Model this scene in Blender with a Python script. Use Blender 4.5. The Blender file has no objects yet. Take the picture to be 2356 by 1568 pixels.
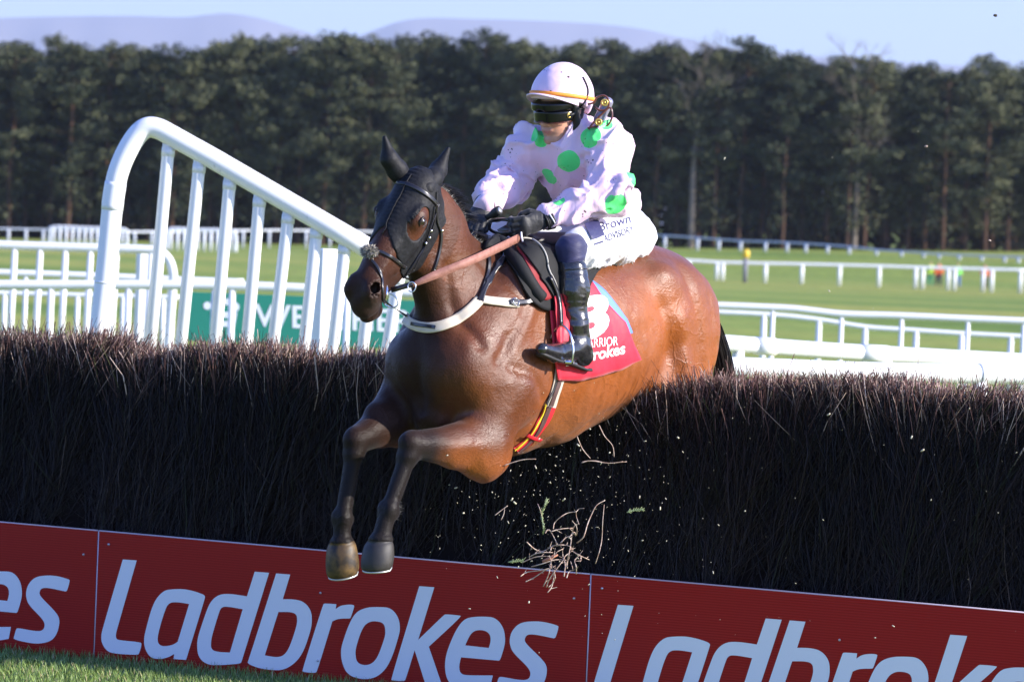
import bpy, bmesh, math, random, os
import numpy as np
from mathutils import Vector, Matrix, noise as mnoise
from mathutils.bvhtree import BVHTree

random.seed(7); np.random.seed(7)
SC = bpy.context.scene
COL = SC.collection
R = math.radians

# ---------------------------------------------------------------- camera
FPX = 9680.0                      # focal length in units of a 2356-wide picture
CAM = Vector((0, 0, 2.05))
TH = math.atan(269 / FPX)         # slight downward pitch
RO = R(2.4)                       # camera roll
FW = Vector((0, math.cos(TH), -math.sin(TH)))
UH = Vector((0, math.sin(TH), math.cos(TH)))
RH = Vector((1, 0, 0))
CX = RH * math.cos(RO) + UH * math.sin(RO)
CY = -RH * math.sin(RO) + UH * math.cos(RO)
cam_d = bpy.data.cameras.new('camera')
cam = bpy.data.objects.new('camera', cam_d)
COL.objects.link(cam)
cam.matrix_world = Matrix(((CX.x, CY.x, -FW.x, CAM.x), (CX.y, CY.y, -FW.y, CAM.y), (CX.z, CY.z, -FW.z, CAM.z), (0, 0, 0, 1)))
cam_d.sensor_width = 36.0
cam_d.lens = FPX / 2356 * 36.0
cam_d.clip_start = 0.5
cam_d.clip_end = 40000
cam_d.dof.use_dof = True
cam_d.dof.focus_distance = 17.6
cam_d.dof.aperture_fstop = 6.3
SC.camera = cam

def P(x, y, Z):
    return CAM + (FW + CX * ((x - 1178) / FPX) + CY * ((784 - y) / FPX)) * Z

def proj(p):
    d = Vector(p) - CAM
    z = d.dot(FW)
    return (1178 + d.dot(CX) / z * FPX, 784 - d.dot(CY) / z * FPX, z)

def PZ(x, y, z):
    """point on the view ray through x,y at world height z"""
    d = FW + CX * ((x - 1178) / FPX) + CY * ((784 - y) / FPX)
    return CAM + d * ((z - CAM.z) / d.z)

# ---------------------------------------------------------------- light
SUN_AZ = R(-15)      # towards the sun, measured from +X to +Y
SUN_EL = R(24)
sv = Vector((math.cos(SUN_AZ) * math.cos(SUN_EL), math.sin(SUN_AZ) * math.cos(SUN_EL), math.sin(SUN_EL)))
sl = bpy.data.lights.new('sun', 'SUN')
sl.energy = 5.0
sl.angle = R(0.53)
sl.color = (1.0, 0.93, 0.82)
so = bpy.data.objects.new('sun', sl)
so.rotation_euler = sv.to_track_quat('Z', 'Y').to_euler()
COL.objects.link(so)
W = bpy.data.worlds.new('World'); SC.world = W; W.use_nodes = True
nt = W.node_tree
bg = nt.nodes['Background']
sky = nt.nodes.new('ShaderNodeTexSky')
sky.sky_type = 'NISHITA'; sky.sun_disc = False
sky.sun_elevation = SUN_EL
sky.sun_rotation = math.pi / 2 - SUN_AZ
sky.air_density = 1.0; sky.dust_density = 0.6; sky.ozone_density = 2.0
tn = nt.nodes.new('ShaderNodeMix'); tn.data_type = 'RGBA'; tn.blend_type = 'MULTIPLY'; tn.inputs['Factor'].default_value = 1
tn.inputs['B'].default_value = (.84, 1.0, 1.78, 1)          # clear cold spring sky
nt.links.new(sky.outputs[0], tn.inputs['A']); nt.links.new(tn.outputs['Result'], bg.inputs[0])
bg.inputs[1].default_value = 0.112
SC.view_settings.view_transform = 'Standard'
SC.view_settings.look = 'None'
SC.view_settings.exposure = 0.9
SC.view_settings.gamma = 1
SC.render.resolution_x = 1024; SC.render.resolution_y = 681

# ---------------------------------------------------------------- helpers
def tag(o, label=None, cat=None, group=None, kind=None):
    if label: o['label'] = label
    if cat: o['category'] = cat
    if group: o['group'] = group
    if kind: o['kind'] = kind
    return o

def empty(name, loc=(0, 0, 0), mat=None):
    o = bpy.data.objects.new(name, None); COL.objects.link(o)
    o.empty_display_size = 0.1
    if mat is not None: o.matrix_world = mat
    else: o.location = loc
    return o

def mesh_obj(name, V, F, mat, parent=None, smooth=True, space='world', pm=None):
    """V in world coordinates; stored relative to the parent thing."""
    V = np.asarray(V, dtype=np.float64).reshape(-1, 3)
    if parent is not None and space == 'world':
        M = np.array((pm if pm is not None else parent_matrix(parent)).inverted())
        V = V @ M[:3, :3].T + M[:3, 3]
    me = bpy.data.meshes.new(name)
    if isinstance(F, np.ndarray):
        n = F.shape[1]
        me.vertices.add(len(V)); me.vertices.foreach_set('co', V.astype(np.float32).ravel())
        me.loops.add(F.size); me.loops.foreach_set('vertex_index', F.astype(np.int32).ravel())
        me.polygons.add(len(F)); me.polygons.foreach_set('loop_start', np.arange(0, F.size, n, dtype=np.int32))
        me.update(calc_edges=True); me.validate()
    else:
        me.from_pydata([tuple(v) for v in V], [], F)
    me.polygons.foreach_set('use_smooth', [smooth] * len(me.polygons))
    me.update()
    o = bpy.data.objects.new(name, me); COL.objects.link(o)
    if isinstance(mat, (list, tuple)):
        for m in mat: me.materials.append(m)
    elif mat: me.materials.append(mat)
    if parent is not None: o.parent = parent
    return o

PM = {}
def parent_matrix(p):
    m = p.matrix_basis.copy()
    q = p.parent
    while q is not None:
        m = q.matrix_basis @ m; q = q.parent
    return m

class MB:
    def __init__(s): s.V = []; s.F = []; s.mi = []
    def add(s, V, F, m=0):
        b = len(s.V); s.V += [tuple(v) for v in V]; s.F += [tuple(b + i for i in f) for f in F]; s.mi += [m] * len(F)
    def box(s, c, sz, rot=None, m=0):
        c = Vector(c); V = []
        for dx in (-.5, .5):
            for dy in (-.5, .5):
                for dz in (-.5, .5):
                    v = Vector((dx * sz[0], dy * sz[1], dz * sz[2]))
                    if rot is not None: v = rot @ v
                    V.append(c + v)
        s.add(V, [(0, 1, 3, 2), (4, 6, 7, 5), (0, 4, 5, 1), (2, 3, 7, 6), (0, 2, 6, 4), (1, 5, 7, 3)], m)
    def tube(s, pts, rad, n=8, cap=True, m=0, sq=None):
        pts = [Vector(p) for p in pts]
        if not hasattr(rad, '__len__'): rad = [rad] * len(pts)
        V = []; F = []
        t0 = (pts[1] - pts[0]).normalized()
        up = Vector((0, 0, 1)) if abs(t0.z) < .9 else Vector((1, 0, 0))
        nrm = t0.cross(up).normalized()
        for i, p in enumerate(pts):
            a = pts[max(0, i - 1)]; b = pts[min(len(pts) - 1, i + 1)]
            t = (b - a).normalized()
            nrm = (nrm - t * nrm.dot(t)).normalized()
            bn = t.cross(nrm)
            for k in range(n):
                an = 2 * math.pi * k / n
                V.append(p + (nrm * math.cos(an) + bn * math.sin(an)) * rad[i])
        for i in range(len(pts) - 1):
            for k in range(n):
                k2 = (k + 1) % n
                F.append((i * n + k, i * n + k2, (i + 1) * n + k2, (i + 1) * n + k))
        if cap:
            F.append(tuple(range(n - 1, -1, -1))); F.append(tuple((len(pts) - 1) * n + k for k in range(n)))
        s.add(V, F, m)
    def ribbon(s, pts, wd, width, thick, nd=None, m=0):
        """flat band: pts centre line, wd list of width directions, nd list of thickness directions"""
        V = []; F = []; n = len(pts)
        for i in range(n):
            p = Vector(pts[i]); w = Vector(wd[i]).normalized()
            a = Vector(pts[max(0, i - 1)]); b = Vector(pts[min(n - 1, i + 1)])
            t = (b - a).normalized(); w = (w - t * w.dot(t)).normalized()
            nn = Vector(nd[i]).normalized() if nd else t.cross(w)
            wi = width[i] if hasattr(width, '__len__') else width
            for (x, y) in ((-1, -1), (1, -1), (1, 1), (-1, 1)):
                V.append(p + w * (x * wi / 2) + nn * (y * thick / 2))
        for i in range(n - 1):
            for k in range(4):
                k2 = (k + 1) % 4
                F.append((i * 4 + k, i * 4 + k2, (i + 1) * 4 + k2, (i + 1) * 4 + k))
        F.append((3, 2, 1, 0)); e = (n - 1) * 4; F.append((e, e + 1, e + 2, e + 3))
        s.add(V, F, m)
    def ball(s, c, r, n=8, mm=None, m=0):
        V = []; F = []; c = Vector(c)
        r = r if hasattr(r, '__len__') else (r, r, r)
        for i in range(n + 1):
            ph = math.pi * i / n
            for k in range(2 * n):
                an = math.pi * k / n
                v = Vector((r[0] * math.sin(ph) * math.cos(an), r[1] * math.sin(ph) * math.sin(an), r[2] * math.cos(ph)))
                V.append(c + (mm @ v if mm is not None else v))
        for i in range(n):
            for k in range(2 * n):
                k2 = (k + 1) % (2 * n)
                F.append((i * 2 * n + k, (i + 1) * 2 * n + k, (i + 1) * 2 * n + k2, i * 2 * n + k2))
        s.add(V, F, m)
    def torus(s, c, R1, r, ax1, ax2, n=24, k=8, m=0):
        c = Vector(c); ax1 = Vector(ax1).normalized(); ax2 = Vector(ax2).normalized(); ax3 = ax1.cross(ax2)
        R1 = R1 if hasattr(R1, '__len__') else (R1, R1)
        V = []; F = []
        for i in range(n):
            a = 2 * math.pi * i / n
            d = ax1 * math.cos(a) * R1[0] + ax2 * math.sin(a) * R1[1]; dn = d.normalized()
            for j in range(k):
                b = 2 * math.pi * j / k
                V.append(c + d + dn * (r * math.cos(b)) + ax3 * (r * math.sin(b)))
        for i in range(n):
            for j in range(k):
                F.append((i * k + j, ((i + 1) % n) * k + j, ((i + 1) % n) * k + (j + 1) % k, i * k + (j + 1) % k))
        s.add(V, F, m)
    def build(s, name, mat, parent=None, smooth=True, space='world'):
        o = mesh_obj(name, s.V, s.F, mat, parent, smooth, space)
        if any(s.mi): o.data.polygons.foreach_set('material_index', s.mi)
        return o

def spline(pts, n=6):
    """Catmull-Rom through points (any dimension)"""
    A = [np.array(p, dtype=float) for p in pts]
    out = []
    for i in range(len(A) - 1):
        p0 = A[max(0, i - 1)]; p1 = A[i]; p2 = A[i + 1]; p3 = A[min(len(A) - 1, i + 2)]
        for k in range(n):
            t = k / n
            out.append(.5 * ((2 * p1) + (-p0 + p2) * t + (2 * p0 - 5 * p1 + 4 * p2 - p3) * t * t + (-p0 + 3 * p1 - 3 * p2 + p3) * t ** 3))
    out.append(A[-1])
    return out

# ---------------------------------------------------------------- materials
MATS = {}
def mat(name, col, rough=.6, spec=.5, metal=0, bump=None, var=None, coat=0, sheen=0, trans=0, sss=0):
    """var=(scale, other colour, amount[, contrast]); bump=(scale, strength, distance)"""
    m = bpy.data.materials.new(name); m.use_nodes = True
    n = m.node_tree.nodes; l = m.node_tree.links
    b = n['Principled BSDF']
    b.inputs['Base Color'].default_value = (*col, 1)
    b.inputs['Roughness'].default_value = rough
    b.inputs['Specular IOR Level'].default_value = spec
    b.inputs['Metallic'].default_value = metal
    b.inputs['Coat Weight'].default_value = coat
    b.inputs['Coat Roughness'].default_value = .15
    b.inputs['Sheen Weight'].default_value = sheen
    if sss:
        b.inputs['Subsurface Weight'].default_value = sss
        b.inputs['Subsurface Radius'].default_value = (.01, .004, .002)
    tc = n.new('ShaderNodeTexCoord')
    if var:
        t = n.new('ShaderNodeTexNoise'); t.inputs['Scale'].default_value = var[0]; t.inputs['Detail'].default_value = 5
        l.new(tc.outputs['Object'], t.inputs['Vector'])
        mr = n.new('ShaderNodeMapRange'); mr.inputs['From Min'].default_value = .35; mr.inputs['From Max'].default_value = .65
        mr.inputs['To Max'].default_value = var[2]
        l.new(t.outputs['Fac'], mr.inputs['Value'])
        mx = n.new('ShaderNodeMix'); mx.data_type = 'RGBA'
        mx.inputs['A'].default_value = (*col, 1); mx.inputs['B'].default_value = (*var[1], 1)
        l.new(mr.outputs['Result'], mx.inputs['Factor']); l.new(mx.outputs['Result'], b.inputs['Base Color'])
    if bump:
        t = n.new('ShaderNodeTexNoise'); t.inputs['Scale'].default_value = bump[0]; t.inputs['Detail'].default_value = 6
        l.new(tc.outputs['Object'], t.inputs['Vector'])
        bp = n.new('ShaderNodeBump'); bp.inputs['Strength'].default_value = bump[1]; bp.inputs['Distance'].default_value = bump[2]
        l.new(t.outputs['Fac'], bp.inputs['Height']); l.new(bp.outputs['Normal'], b.inputs['Normal'])
    MATS[name] = m
    return m

# ---------------------------------------------------------------- signed distance modelling
class Field:
    def __init__(s, lo, hi, h):
        s.lo = np.array(lo, float); s.h = h
        s.n = np.ceil((np.array(hi) - s.lo) / h).astype(int) + 1
        s.ax = [s.lo[i] + np.arange(s.n[i]) * h for i in range(3)]
        s.D = np.full(tuple(s.n), 1.0, np.float32)
    def sl(s, lo, hi):
        a = np.clip(np.floor((np.array(lo) - s.lo) / s.h).astype(int), 0, s.n - 1)
        b = np.clip(np.ceil((np.array(hi) - s.lo) / s.h).astype(int) + 1, 1, s.n)
        if np.any(b <= a): return None
        return tuple(slice(a[i], b[i]) for i in range(3))
    def grid(s, q):
        return (s.ax[0][q[0]][:, None, None].astype(np.float32), s.ax[1][q[1]][None, :, None].astype(np.float32), s.ax[2][q[2]][None, None, :].astype(np.float32))
    def put(s, prim, k=.02, op='u'):
        f, lo, hi = prim
        pad = k + 3 * s.h
        q = s.sl(np.array(lo) - pad, np.array(hi) + pad)
        if q is None: return
        d = f(*s.grid(q)).astype(np.float32)
        A = s.D[q]
        if op == 'u':
            h = np.maximum(k - np.abs(A - d), 0) / k
            s.D[q] = np.minimum(A, d) - h * h * k * .25
        elif op == 's':
            d = -d
            h = np.maximum(k - np.abs(A - d), 0) / k
            s.D[q] = np.maximum(A, d) + h * h * k * .25

def V3(p): return np.array(p, dtype=np.float64)

def rc(a, b, ra, rb, n=None, q=1.0):
    a = V3(a); b = V3(b); ab = b - a; L2 = max(ab @ ab, 1e-9)
    if n is not None: n = V3(n) / np.linalg.norm(n)
    def f(X, Y, Z):
        x = X - a[0]; y = Y - a[1]; z = Z - a[2]
        t = np.clip((x * ab[0] + y * ab[1] + z * ab[2]) / L2, 0, 1)
        x = x - t * ab[0]; y = y - t * ab[1]; z = z - t * ab[2]
        if n is not None:
            c = (x * n[0] + y * n[1] + z * n[2]) * (1 / q - 1)
            x = x + c * n[0]; y = y + c * n[1]; z = z + c * n[2]
        return (np.sqrt(x * x + y * y + z * z) - (ra + (rb - ra) * t)) * (min(1, .5 + q / 2) if n is not None else 1)
    r = max(ra, rb)
    return f, np.minimum(a, b) - r, np.maximum(a, b) + r

def ell(c, r, M=None):
    """M rows = axes of the ellipsoid in field space"""
    c = V3(c); r = V3(r)
    Mx = np.eye(3) if M is None else np.array(M, float)
    def f(X, Y, Z):
        x = X - c[0]; y = Y - c[1]; z = Z - c[2]
        u = x * Mx[0, 0] + y * Mx[0, 1] + z * Mx[0, 2]
        v = x * Mx[1, 0] + y * Mx[1, 1] + z * Mx[1, 2]
        w = x * Mx[2, 0] + y * Mx[2, 1] + z * Mx[2, 2]
        k0 = np.sqrt((u / r[0]) ** 2 + (v / r[1]) ** 2 + (w / r[2]) ** 2)
        k1 = np.sqrt((u / r[0] ** 2) ** 2 + (v / r[1] ** 2) ** 2 + (w / r[2] ** 2) ** 2) + 1e-6
        return k0 * (k0 - 1) / k1
    e = np.abs(Mx).T @ r
    return f, c - e, c + e

def surfnet(fd, smooth=1):
    D = fd.D; ins = D < 0
    nx, ny, nz = D.shape
    S = np.zeros((nx - 1, ny - 1, nz - 1), np.uint8)
    for a in (0, 1):
        for b in (0, 1):
            for c in (0, 1):
                S += ins[a:nx - 1 + a, b:ny - 1 + b, c:nz - 1 + c]
    act = (S > 0) & (S < 8)
    I = np.argwhere(act)
    cid = np.full(S.shape, -1, np.int32); cid[act] = np.arange(len(I))
    pos = np.zeros((len(I), 3)); cnt = np.zeros(len(I))
    cor = [(a, b, c) for a in (0, 1) for b in (0, 1) for c in (0, 1)]
    for u in cor:
        for ax in range(3):
            if u[ax]: continue
            v = list(u); v[ax] = 1
            va = D[I[:, 0] + u[0], I[:, 1] + u[1], I[:, 2] + u[2]].astype(float)
            vb = D[I[:, 0] + v[0], I[:, 1] + v[1], I[:, 2] + v[2]].astype(float)
            m = (va < 0) != (vb < 0)
            t = np.where(m, va / np.where(m, va - vb, 1), 0)
            p = np.tile(np.array(u, float), (len(I), 1)); p[:, ax] += t
            pos[m] += p[m]; cnt[m] += 1
    V = fd.lo + (I + pos / cnt[:, None]) * fd.h
    Fs = []
    for ax in range(3):
        b, c = (ax + 1) % 3, (ax + 2) % 3
        sl0 = [slice(None)] * 3; sl1 = [slice(None)] * 3
        sl0[ax] = slice(0, -1); sl1[ax] = slice(1, None)
        ch = ins[tuple(sl0)] != ins[tuple(sl1)]
        E = np.argwhere(ch)
        ok = (E[:, b] >= 1) & (E[:, c] >= 1) & (E[:, b] < D.shape[b] - 1) & (E[:, c] < D.shape[c] - 1)
        E = E[ok]
        st = ins[E[:, 0], E[:, 1], E[:, 2]]
        def cc(db, dc):
            q = E.copy(); q[:, b] += db; q[:, c] += dc
            return cid[q[:, 0], q[:, 1], q[:, 2]]
        Q = np.stack([cc(-1, -1), cc(0, -1), cc(0, 0), cc(-1, 0)], 1)
        Q[~st] = Q[~st][:, ::-1]
        Fs.append(Q)
    F = np.concatenate(Fs)
    F = F[(F >= 0).all(1)]
    for _ in range(smooth): V = lap(V, F, .5)
    return V, F

def lap(V, F, w):
    n = len(V); s = np.zeros((n, 3)); c = np.zeros(n)
    for a, b in ((0, 1), (1, 2), (2, 3), (3, 0)):
        i, j = F[:, a], F[:, b]
        for p, q in ((i, j), (j, i)):
            for k in range(3): s[:, k] += np.bincount(p, V[q, k], n)
            c += np.bincount(p, minlength=n)
    return V + w * (s / np.maximum(c, 1)[:, None] - V)

def vnorm(V, F):
    n = np.cross(V[F[:, 2]] - V[F[:, 0]], V[F[:, 3]] - V[F[:, 1]])
    N = np.zeros_like(V)
    for a in range(4):
        for k in range(3): N[:, k] += np.bincount(F[:, a], n[:, k], len(V))
    return N / (np.linalg.norm(N, axis=1)[:, None] + 1e-12)

def vnoise(p, sc, seed=0):
    p = p * sc + seed * 17.3; i = np.floor(p).astype(np.int64); f = p - i; f = f * f * (3 - 2 * f)
    def hsh(a, b, c):
        h = (a * 374761393 + b * 668265263 + c * 2147483647 + seed * 974711) & 0xffffffff
        h = ((h ^ (h >> 13)) * 1274126177) & 0xffffffff
        return ((h ^ (h >> 16)) & 0xffff) / 65535.0
    r = 0
    for a in (0, 1):
        for b in (0, 1):
            for c in (0, 1):
                w = (f[:, 0] if a else 1 - f[:, 0]) * (f[:, 1] if b else 1 - f[:, 1]) * (f[:, 2] if c else 1 - f[:, 2])
                r = r + w * hsh(i[:, 0] + a, i[:, 1] + b, i[:, 2] + c)
    return r

def smooth01(x, a, b):
    t = np.clip((x - a) / (b - a), 0, 1); return t * t * (3 - 2 * t)

def set_color(o, C):
    """per-vertex colour attribute 'tint'"""
    a = o.data.color_attributes.new('tint', 'FLOAT_COLOR', 'POINT')
    A = np.ones((len(C), 4), np.float32); A[:, :3] = C
    a.data.foreach_set('color', A.ravel())
# ================================================================ SETTING
def gz(x, y):
    """height of the racecourse ground"""
    def ss(v, a, b):
        t = min(1, max(0, (v - a) / (b - a))); return t * t * (3 - 2 * t)
    side = ss(x, -6, 10)
    dip = -0.85 * side * ss(y, 110, 230)
    far_r = (1.2 + 0.03 * max(0, x - 10)) * ss(y, 285, 345) * side
    far_l = (-0.25 + 0.02 * x) * ss(y, 180, 330) * (1 - side)
    b = dip + far_r + far_l - .035 * (1 - ss(y, 21, 23.5))
    if y > 440: b += (y - 440) * 0.0004
    return b

# grass material (far turf, bands of darker and yellower green)
def grass_mat():
    m = bpy.data.materials.new('turf'); m.use_nodes = True
    n = m.node_tree.nodes; l = m.node_tree.links; b = n['Principled BSDF']
    g = n.new('ShaderNodeNewGeometry')
    b.inputs['Roughness'].default_value = .9; b.inputs['Specular IOR Level'].default_value = .15
    mp = n.new('ShaderNodeMapping'); mp.inputs['Scale'].default_value = (.02, .055, .2); mp.inputs['Rotation'].default_value = (0, 0, .12)
    l.new(g.outputs['Position'], mp.inputs['Vector'])
    t = n.new('ShaderNodeTexNoise'); t.inputs['Scale'].default_value = 1; t.inputs['Detail'].default_value = 3
    l.new(mp.outputs[0], t.inputs['Vector'])
    cr = n.new('ShaderNodeValToRGB')
    e = cr.color_ramp.elements
    e[0].position = .36; e[0].color = (.12, .19, .026, 1)
    e[1].position = .62; e[1].color = (.27, .28, .055, 1)
    k = e.new(.48); k.color = (.205, .26, .045, 1)
    l.new(t.outputs['Fac'], cr.inputs['Fac'])
    t2 = n.new('ShaderNodeTexNoise'); t2.inputs['Scale'].default_value = 1.7; t2.inputs['Detail'].default_value = 8
    l.new(g.outputs['Position'], t2.inputs['Vector'])
    mx = n.new('ShaderNodeMix'); mx.data_type = 'RGBA'; mx.blend_type = 'MULTIPLY'; mx.inputs['Factor'].default_value = .5
    l.new(cr.outputs[0], mx.inputs['A']); l.new(t2.outputs['Color'], mx.inputs['B'])
    mx2 = n.new('ShaderNodeMix'); mx2.data_type = 'RGBA'; mx2.blend_type = 'MULTIPLY'; mx2.inputs['Factor'].default_value = .5
    rr = n.new('ShaderNodeMapRange'); rr.inputs['From Min'].default_value = .3; rr.inputs['From Max'].default_value = .7; rr.inputs['To Min'].default_value = .45; rr.inputs['To Max'].default_value = 1.5
    l.new(t2.outputs['Fac'], rr.inputs['Value'])
    l.new(cr.outputs[0], mx2.inputs['A']); l.new(rr.outputs['Result'], mx2.inputs['B'])
    l.new(mx2.outputs['Result'], b.inputs['Base Color'])
    return m
TURF = grass_mat()

ys = [-30, -10, 0, 8] + [12 + i * 1 for i in range(14)] + [26 + i * 2 for i in range(23)] + [72 + i * 6 for i in range(62)] + [450, 480, 520, 600, 750, 1000, 1500, 2500, 4000, 7000, 12000, 20500]
xs = [-7000, -3000, -1500, -500, -200] + [-90 + i * 4 for i in range(46)] + [200, 500, 1500, 3000, 7000]
V = [(x, y, gz(x, y)) for y in ys for x in xs]
nx = len(xs)
F = [(j * nx + i, j * nx + i + 1, (j + 1) * nx + i + 1, (j + 1) * nx + i) for j in range(len(ys) - 1) for i in range(nx - 1)]
g = mesh_obj('ground', V, F, TURF); tag(g, kind='structure')

# far hills
HM = mat('hill_heath', (.20, .20, .24), .95, .1, var=(.0006, (.26, .24, .25), .8))
hp = [(-900, 60), (-500, 55), (-200, 48), (0, 42), (150, 38), (300, 37), (420, 40), (480, 34), (530, 32), (600, 43), (680, 67), (740, 84), (800, 90), (850, 74), (920, 50), (985, 42), (1100, 44), (1280, 50), (1400, 58), (1480, 68), (1560, 86), (1700, 112), (2000, 140), (2400, 160), (3200, 200)]
hs = spline(hp, 6)
V = []; F = []
rows = [(0, 1.0), (700, .93), (1500, .6), (-900, .8), (-1800, .45), (-2600, 0.0)]
rows.sort()
for dz, fr in rows:
    for (x, y) in hs:
        p = P(x, y, 18000); d = (18000 + dz) / 18000
        nzv = mnoise.noise(Vector((x * .01, dz * .002, 0))) * 50 * (1 if 0 < fr < 1 else 0)
        V.append((p.x * d, p.y + dz, max(0, p.z * fr + nzv) - (20 if fr == 0 else 0)))
n = len(hs)
for j in range(len(rows) - 1):
    for i in range(n - 1):
        F.append((j * n + i, j * n + i + 1, (j + 1) * n + i + 1, (j + 1) * n + i))
h = mesh_obj('hills', V, F, HM); tag(h, kind='structure')

# ---------------------------------------------------------------- trees
BARK = mat('pine_bark', (.045, .030, .024), .9, .1, var=(.35, (.17, .09, .05), .8))
NEED = bpy.data.materials.new('pine_foliage'); NEED.use_nodes = True
_n = NEED.node_tree.nodes; _l = NEED.node_tree.links; _b = _n['Principled BSDF']
_b.inputs['Roughness'].default_value = .8; _b.inputs['Specular IOR Level'].default_value = .2
_oi = _n.new('ShaderNodeObjectInfo'); _tc = _n.new('ShaderNodeTexCoord')
_t = _n.new('ShaderNodeTexNoise'); _t.inputs['Scale'].default_value = .9; _t.inputs['Detail'].default_value = 4
_l.new(_tc.outputs['Object'], _t.inputs['Vector'])
_cr = _n.new('ShaderNodeValToRGB'); _e = _cr.color_ramp.elements
_e[0].position = .3; _e[0].color = (.024, .036, .020, 1); _e[1].position = .7; _e[1].color = (.13, .135, .065, 1)
_ad = _n.new('ShaderNodeMath'); _ad.operation = 'MULTIPLY_ADD'; _ad.inputs[1].default_value = .35; 
_l.new(_oi.outputs['Random'], _ad.inputs[0]); 
_sb = _n.new('ShaderNodeMath'); _sb.operation = 'SUBTRACT'; _sb.inputs[1].default_value = .17
_l.new(_t.outputs['Fac'], _sb.inputs[0]); _l.new(_sb.outputs[0], _ad.inputs[2])
_l.new(_ad.outputs[0], _cr.inputs['Fac']); _l.new(_cr.outputs[0], _b.inputs['Base Color'])
BARE = mat('bare_twig', (.20, .165, .13), .9, .1)

def leaf_cloud(mb, c, r, n, size, rng):
    for _ in range(n):
        while True:
            d = Vector((rng.uniform(-1, 1), rng.uniform(-1, 1), rng.uniform(-1, 1)))
            if .25 < d.length < 1: break
        p = Vector(c) + Vector((d.x * r[0], d.y * r[1], d.z * r[2]))
        a = Vector((rng.gauss(0, 1), rng.gauss(0, 1), rng.gauss(0, .6))).normalized()
        b = a.cross(Vector((rng.gauss(0, 1), rng.gauss(0, 1), rng.gauss(0, 1)))).normalized()
        s = size * rng.uniform(.6, 1.4)
        mb.add([p - a * s, p + b * s * .45, p + a * s, p - b * s * .45], [(0, 1, 2, 3)])

def pine_proto(k):
    rng = random.Random(100 + k)
    t = MB(); H = 18.0
    pts = [(rng.uniform(-.15, .15) * i * .3, rng.uniform(-.15, .15) * i * .3, H * .96 * i / 6) for i in range(7)]
    t.tube(pts, [.2, .17, .155, .13, .1, .07, .03], 7)
    c = MB()
    crown0 = rng.uniform(.26, .44)
    nl = 40
    for i in range(nl):
        hf = crown0 + (1 - crown0) * (i / nl) ** .9
        z = H * hf; an = rng.uniform(0, 6.28)
        # round-headed profile
        q = (hf - crown0) / (1 - crown0)
        rad = (1.1 + 2.0 * math.sin(math.pi * min(1, q * .8 + .12))) * rng.uniform(.55, 1.15)
        if k % 3 == 1: rad *= (1.2 - .75 * q)
        ax = Vector((math.cos(an), math.sin(an), rng.uniform(.05, .45)))
        b0 = Vector((0, 0, z - .5)); b1 = b0 + ax * rad
        t.tube([b0, (b0 + b1) / 2 + Vector((0, 0, .1)), b1], [.05, .035, .015], 4)
        for j in range(3):
            cc = b0 + ax * rad * (.45 + .28 * j)
            leaf_cloud(c, cc, (.85, .85, .48), 46, .165, rng)
    leaf_cloud(c, (0, 0, H * .98), (.6, .6, .7), 60, .18, rng)
    for i in range(26):   # dead lower limbs
        z = H * rng.uniform(.12, crown0); an = rng.uniform(0, 6.28); L = rng.uniform(.6, 1.8)
        b0 = Vector((0, 0, z)); t.tube([b0, b0 + Vector((math.cos(an) * L, math.sin(an) * L, rng.uniform(-.3, .3)))], [.03, .01], 4)
        leaf_cloud(c, b0 + Vector((math.cos(an) * L * .8, math.sin(an) * L * .8, 0)), (.6, .6, .8), 20, .16, rng)
    return t, c
NP = 7
protos = []
for k in range(NP):
    t, c = pine_proto(k)
    tm = bpy.data.meshes.new('trunk'); tm.from_pydata(t.V, [], t.F); tm.materials.append(BARK)
    cm = bpy.data.meshes.new('crown'); cm.from_pydata(c.V, [], c.F); cm.materials.append(NEED)
    protos.append((tm, cm))
def bare_proto():
    rng = random.Random(5); t = MB(); c = MB()
    t.tube([(0, 0, 0), (.1, 0, 7), (0, .1, 13), (0, 0, 17)], [.25, .2, .1, .03], 7)
    def br(p, d, L, r, dep):
        q = p + d * L; mid = (p + q) / 2 + Vector((rng.uniform(-.1, .1), rng.uniform(-.1, .1), .1)) * L
        (t if dep < 2 else c).tube([p, mid, q], [r, r * .8, r * .5], 4, cap=False)
        if dep < 4:
            for _ in range(3):
                nd = (d + Vector((rng.gauss(0, .5), rng.gauss(0, .5), rng.gauss(.2, .3)))).normalized()
                br(p.lerp(q, rng.uniform(.5, 1)), nd, L * .68, r * .5, dep + 1)
    for i in range(12):
        a = rng.uniform(0, 6.28); z = 8 + i * .8
        br(Vector((0, 0, z)), Vector((math.cos(a), math.sin(a), .9)).normalized(), 2.2, .07, 0)
    return t, c
t, c = bare_proto()
tm = bpy.data.meshes.new('trunk'); tm.from_pydata(t.V, [], t.F); tm.materials.append(BARE)
cm = bpy.data.meshes.new('crown'); cm.from_pydata(c.V, [], c.F); cm.materials.append(BARE)
protos.append((tm, cm))

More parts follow.
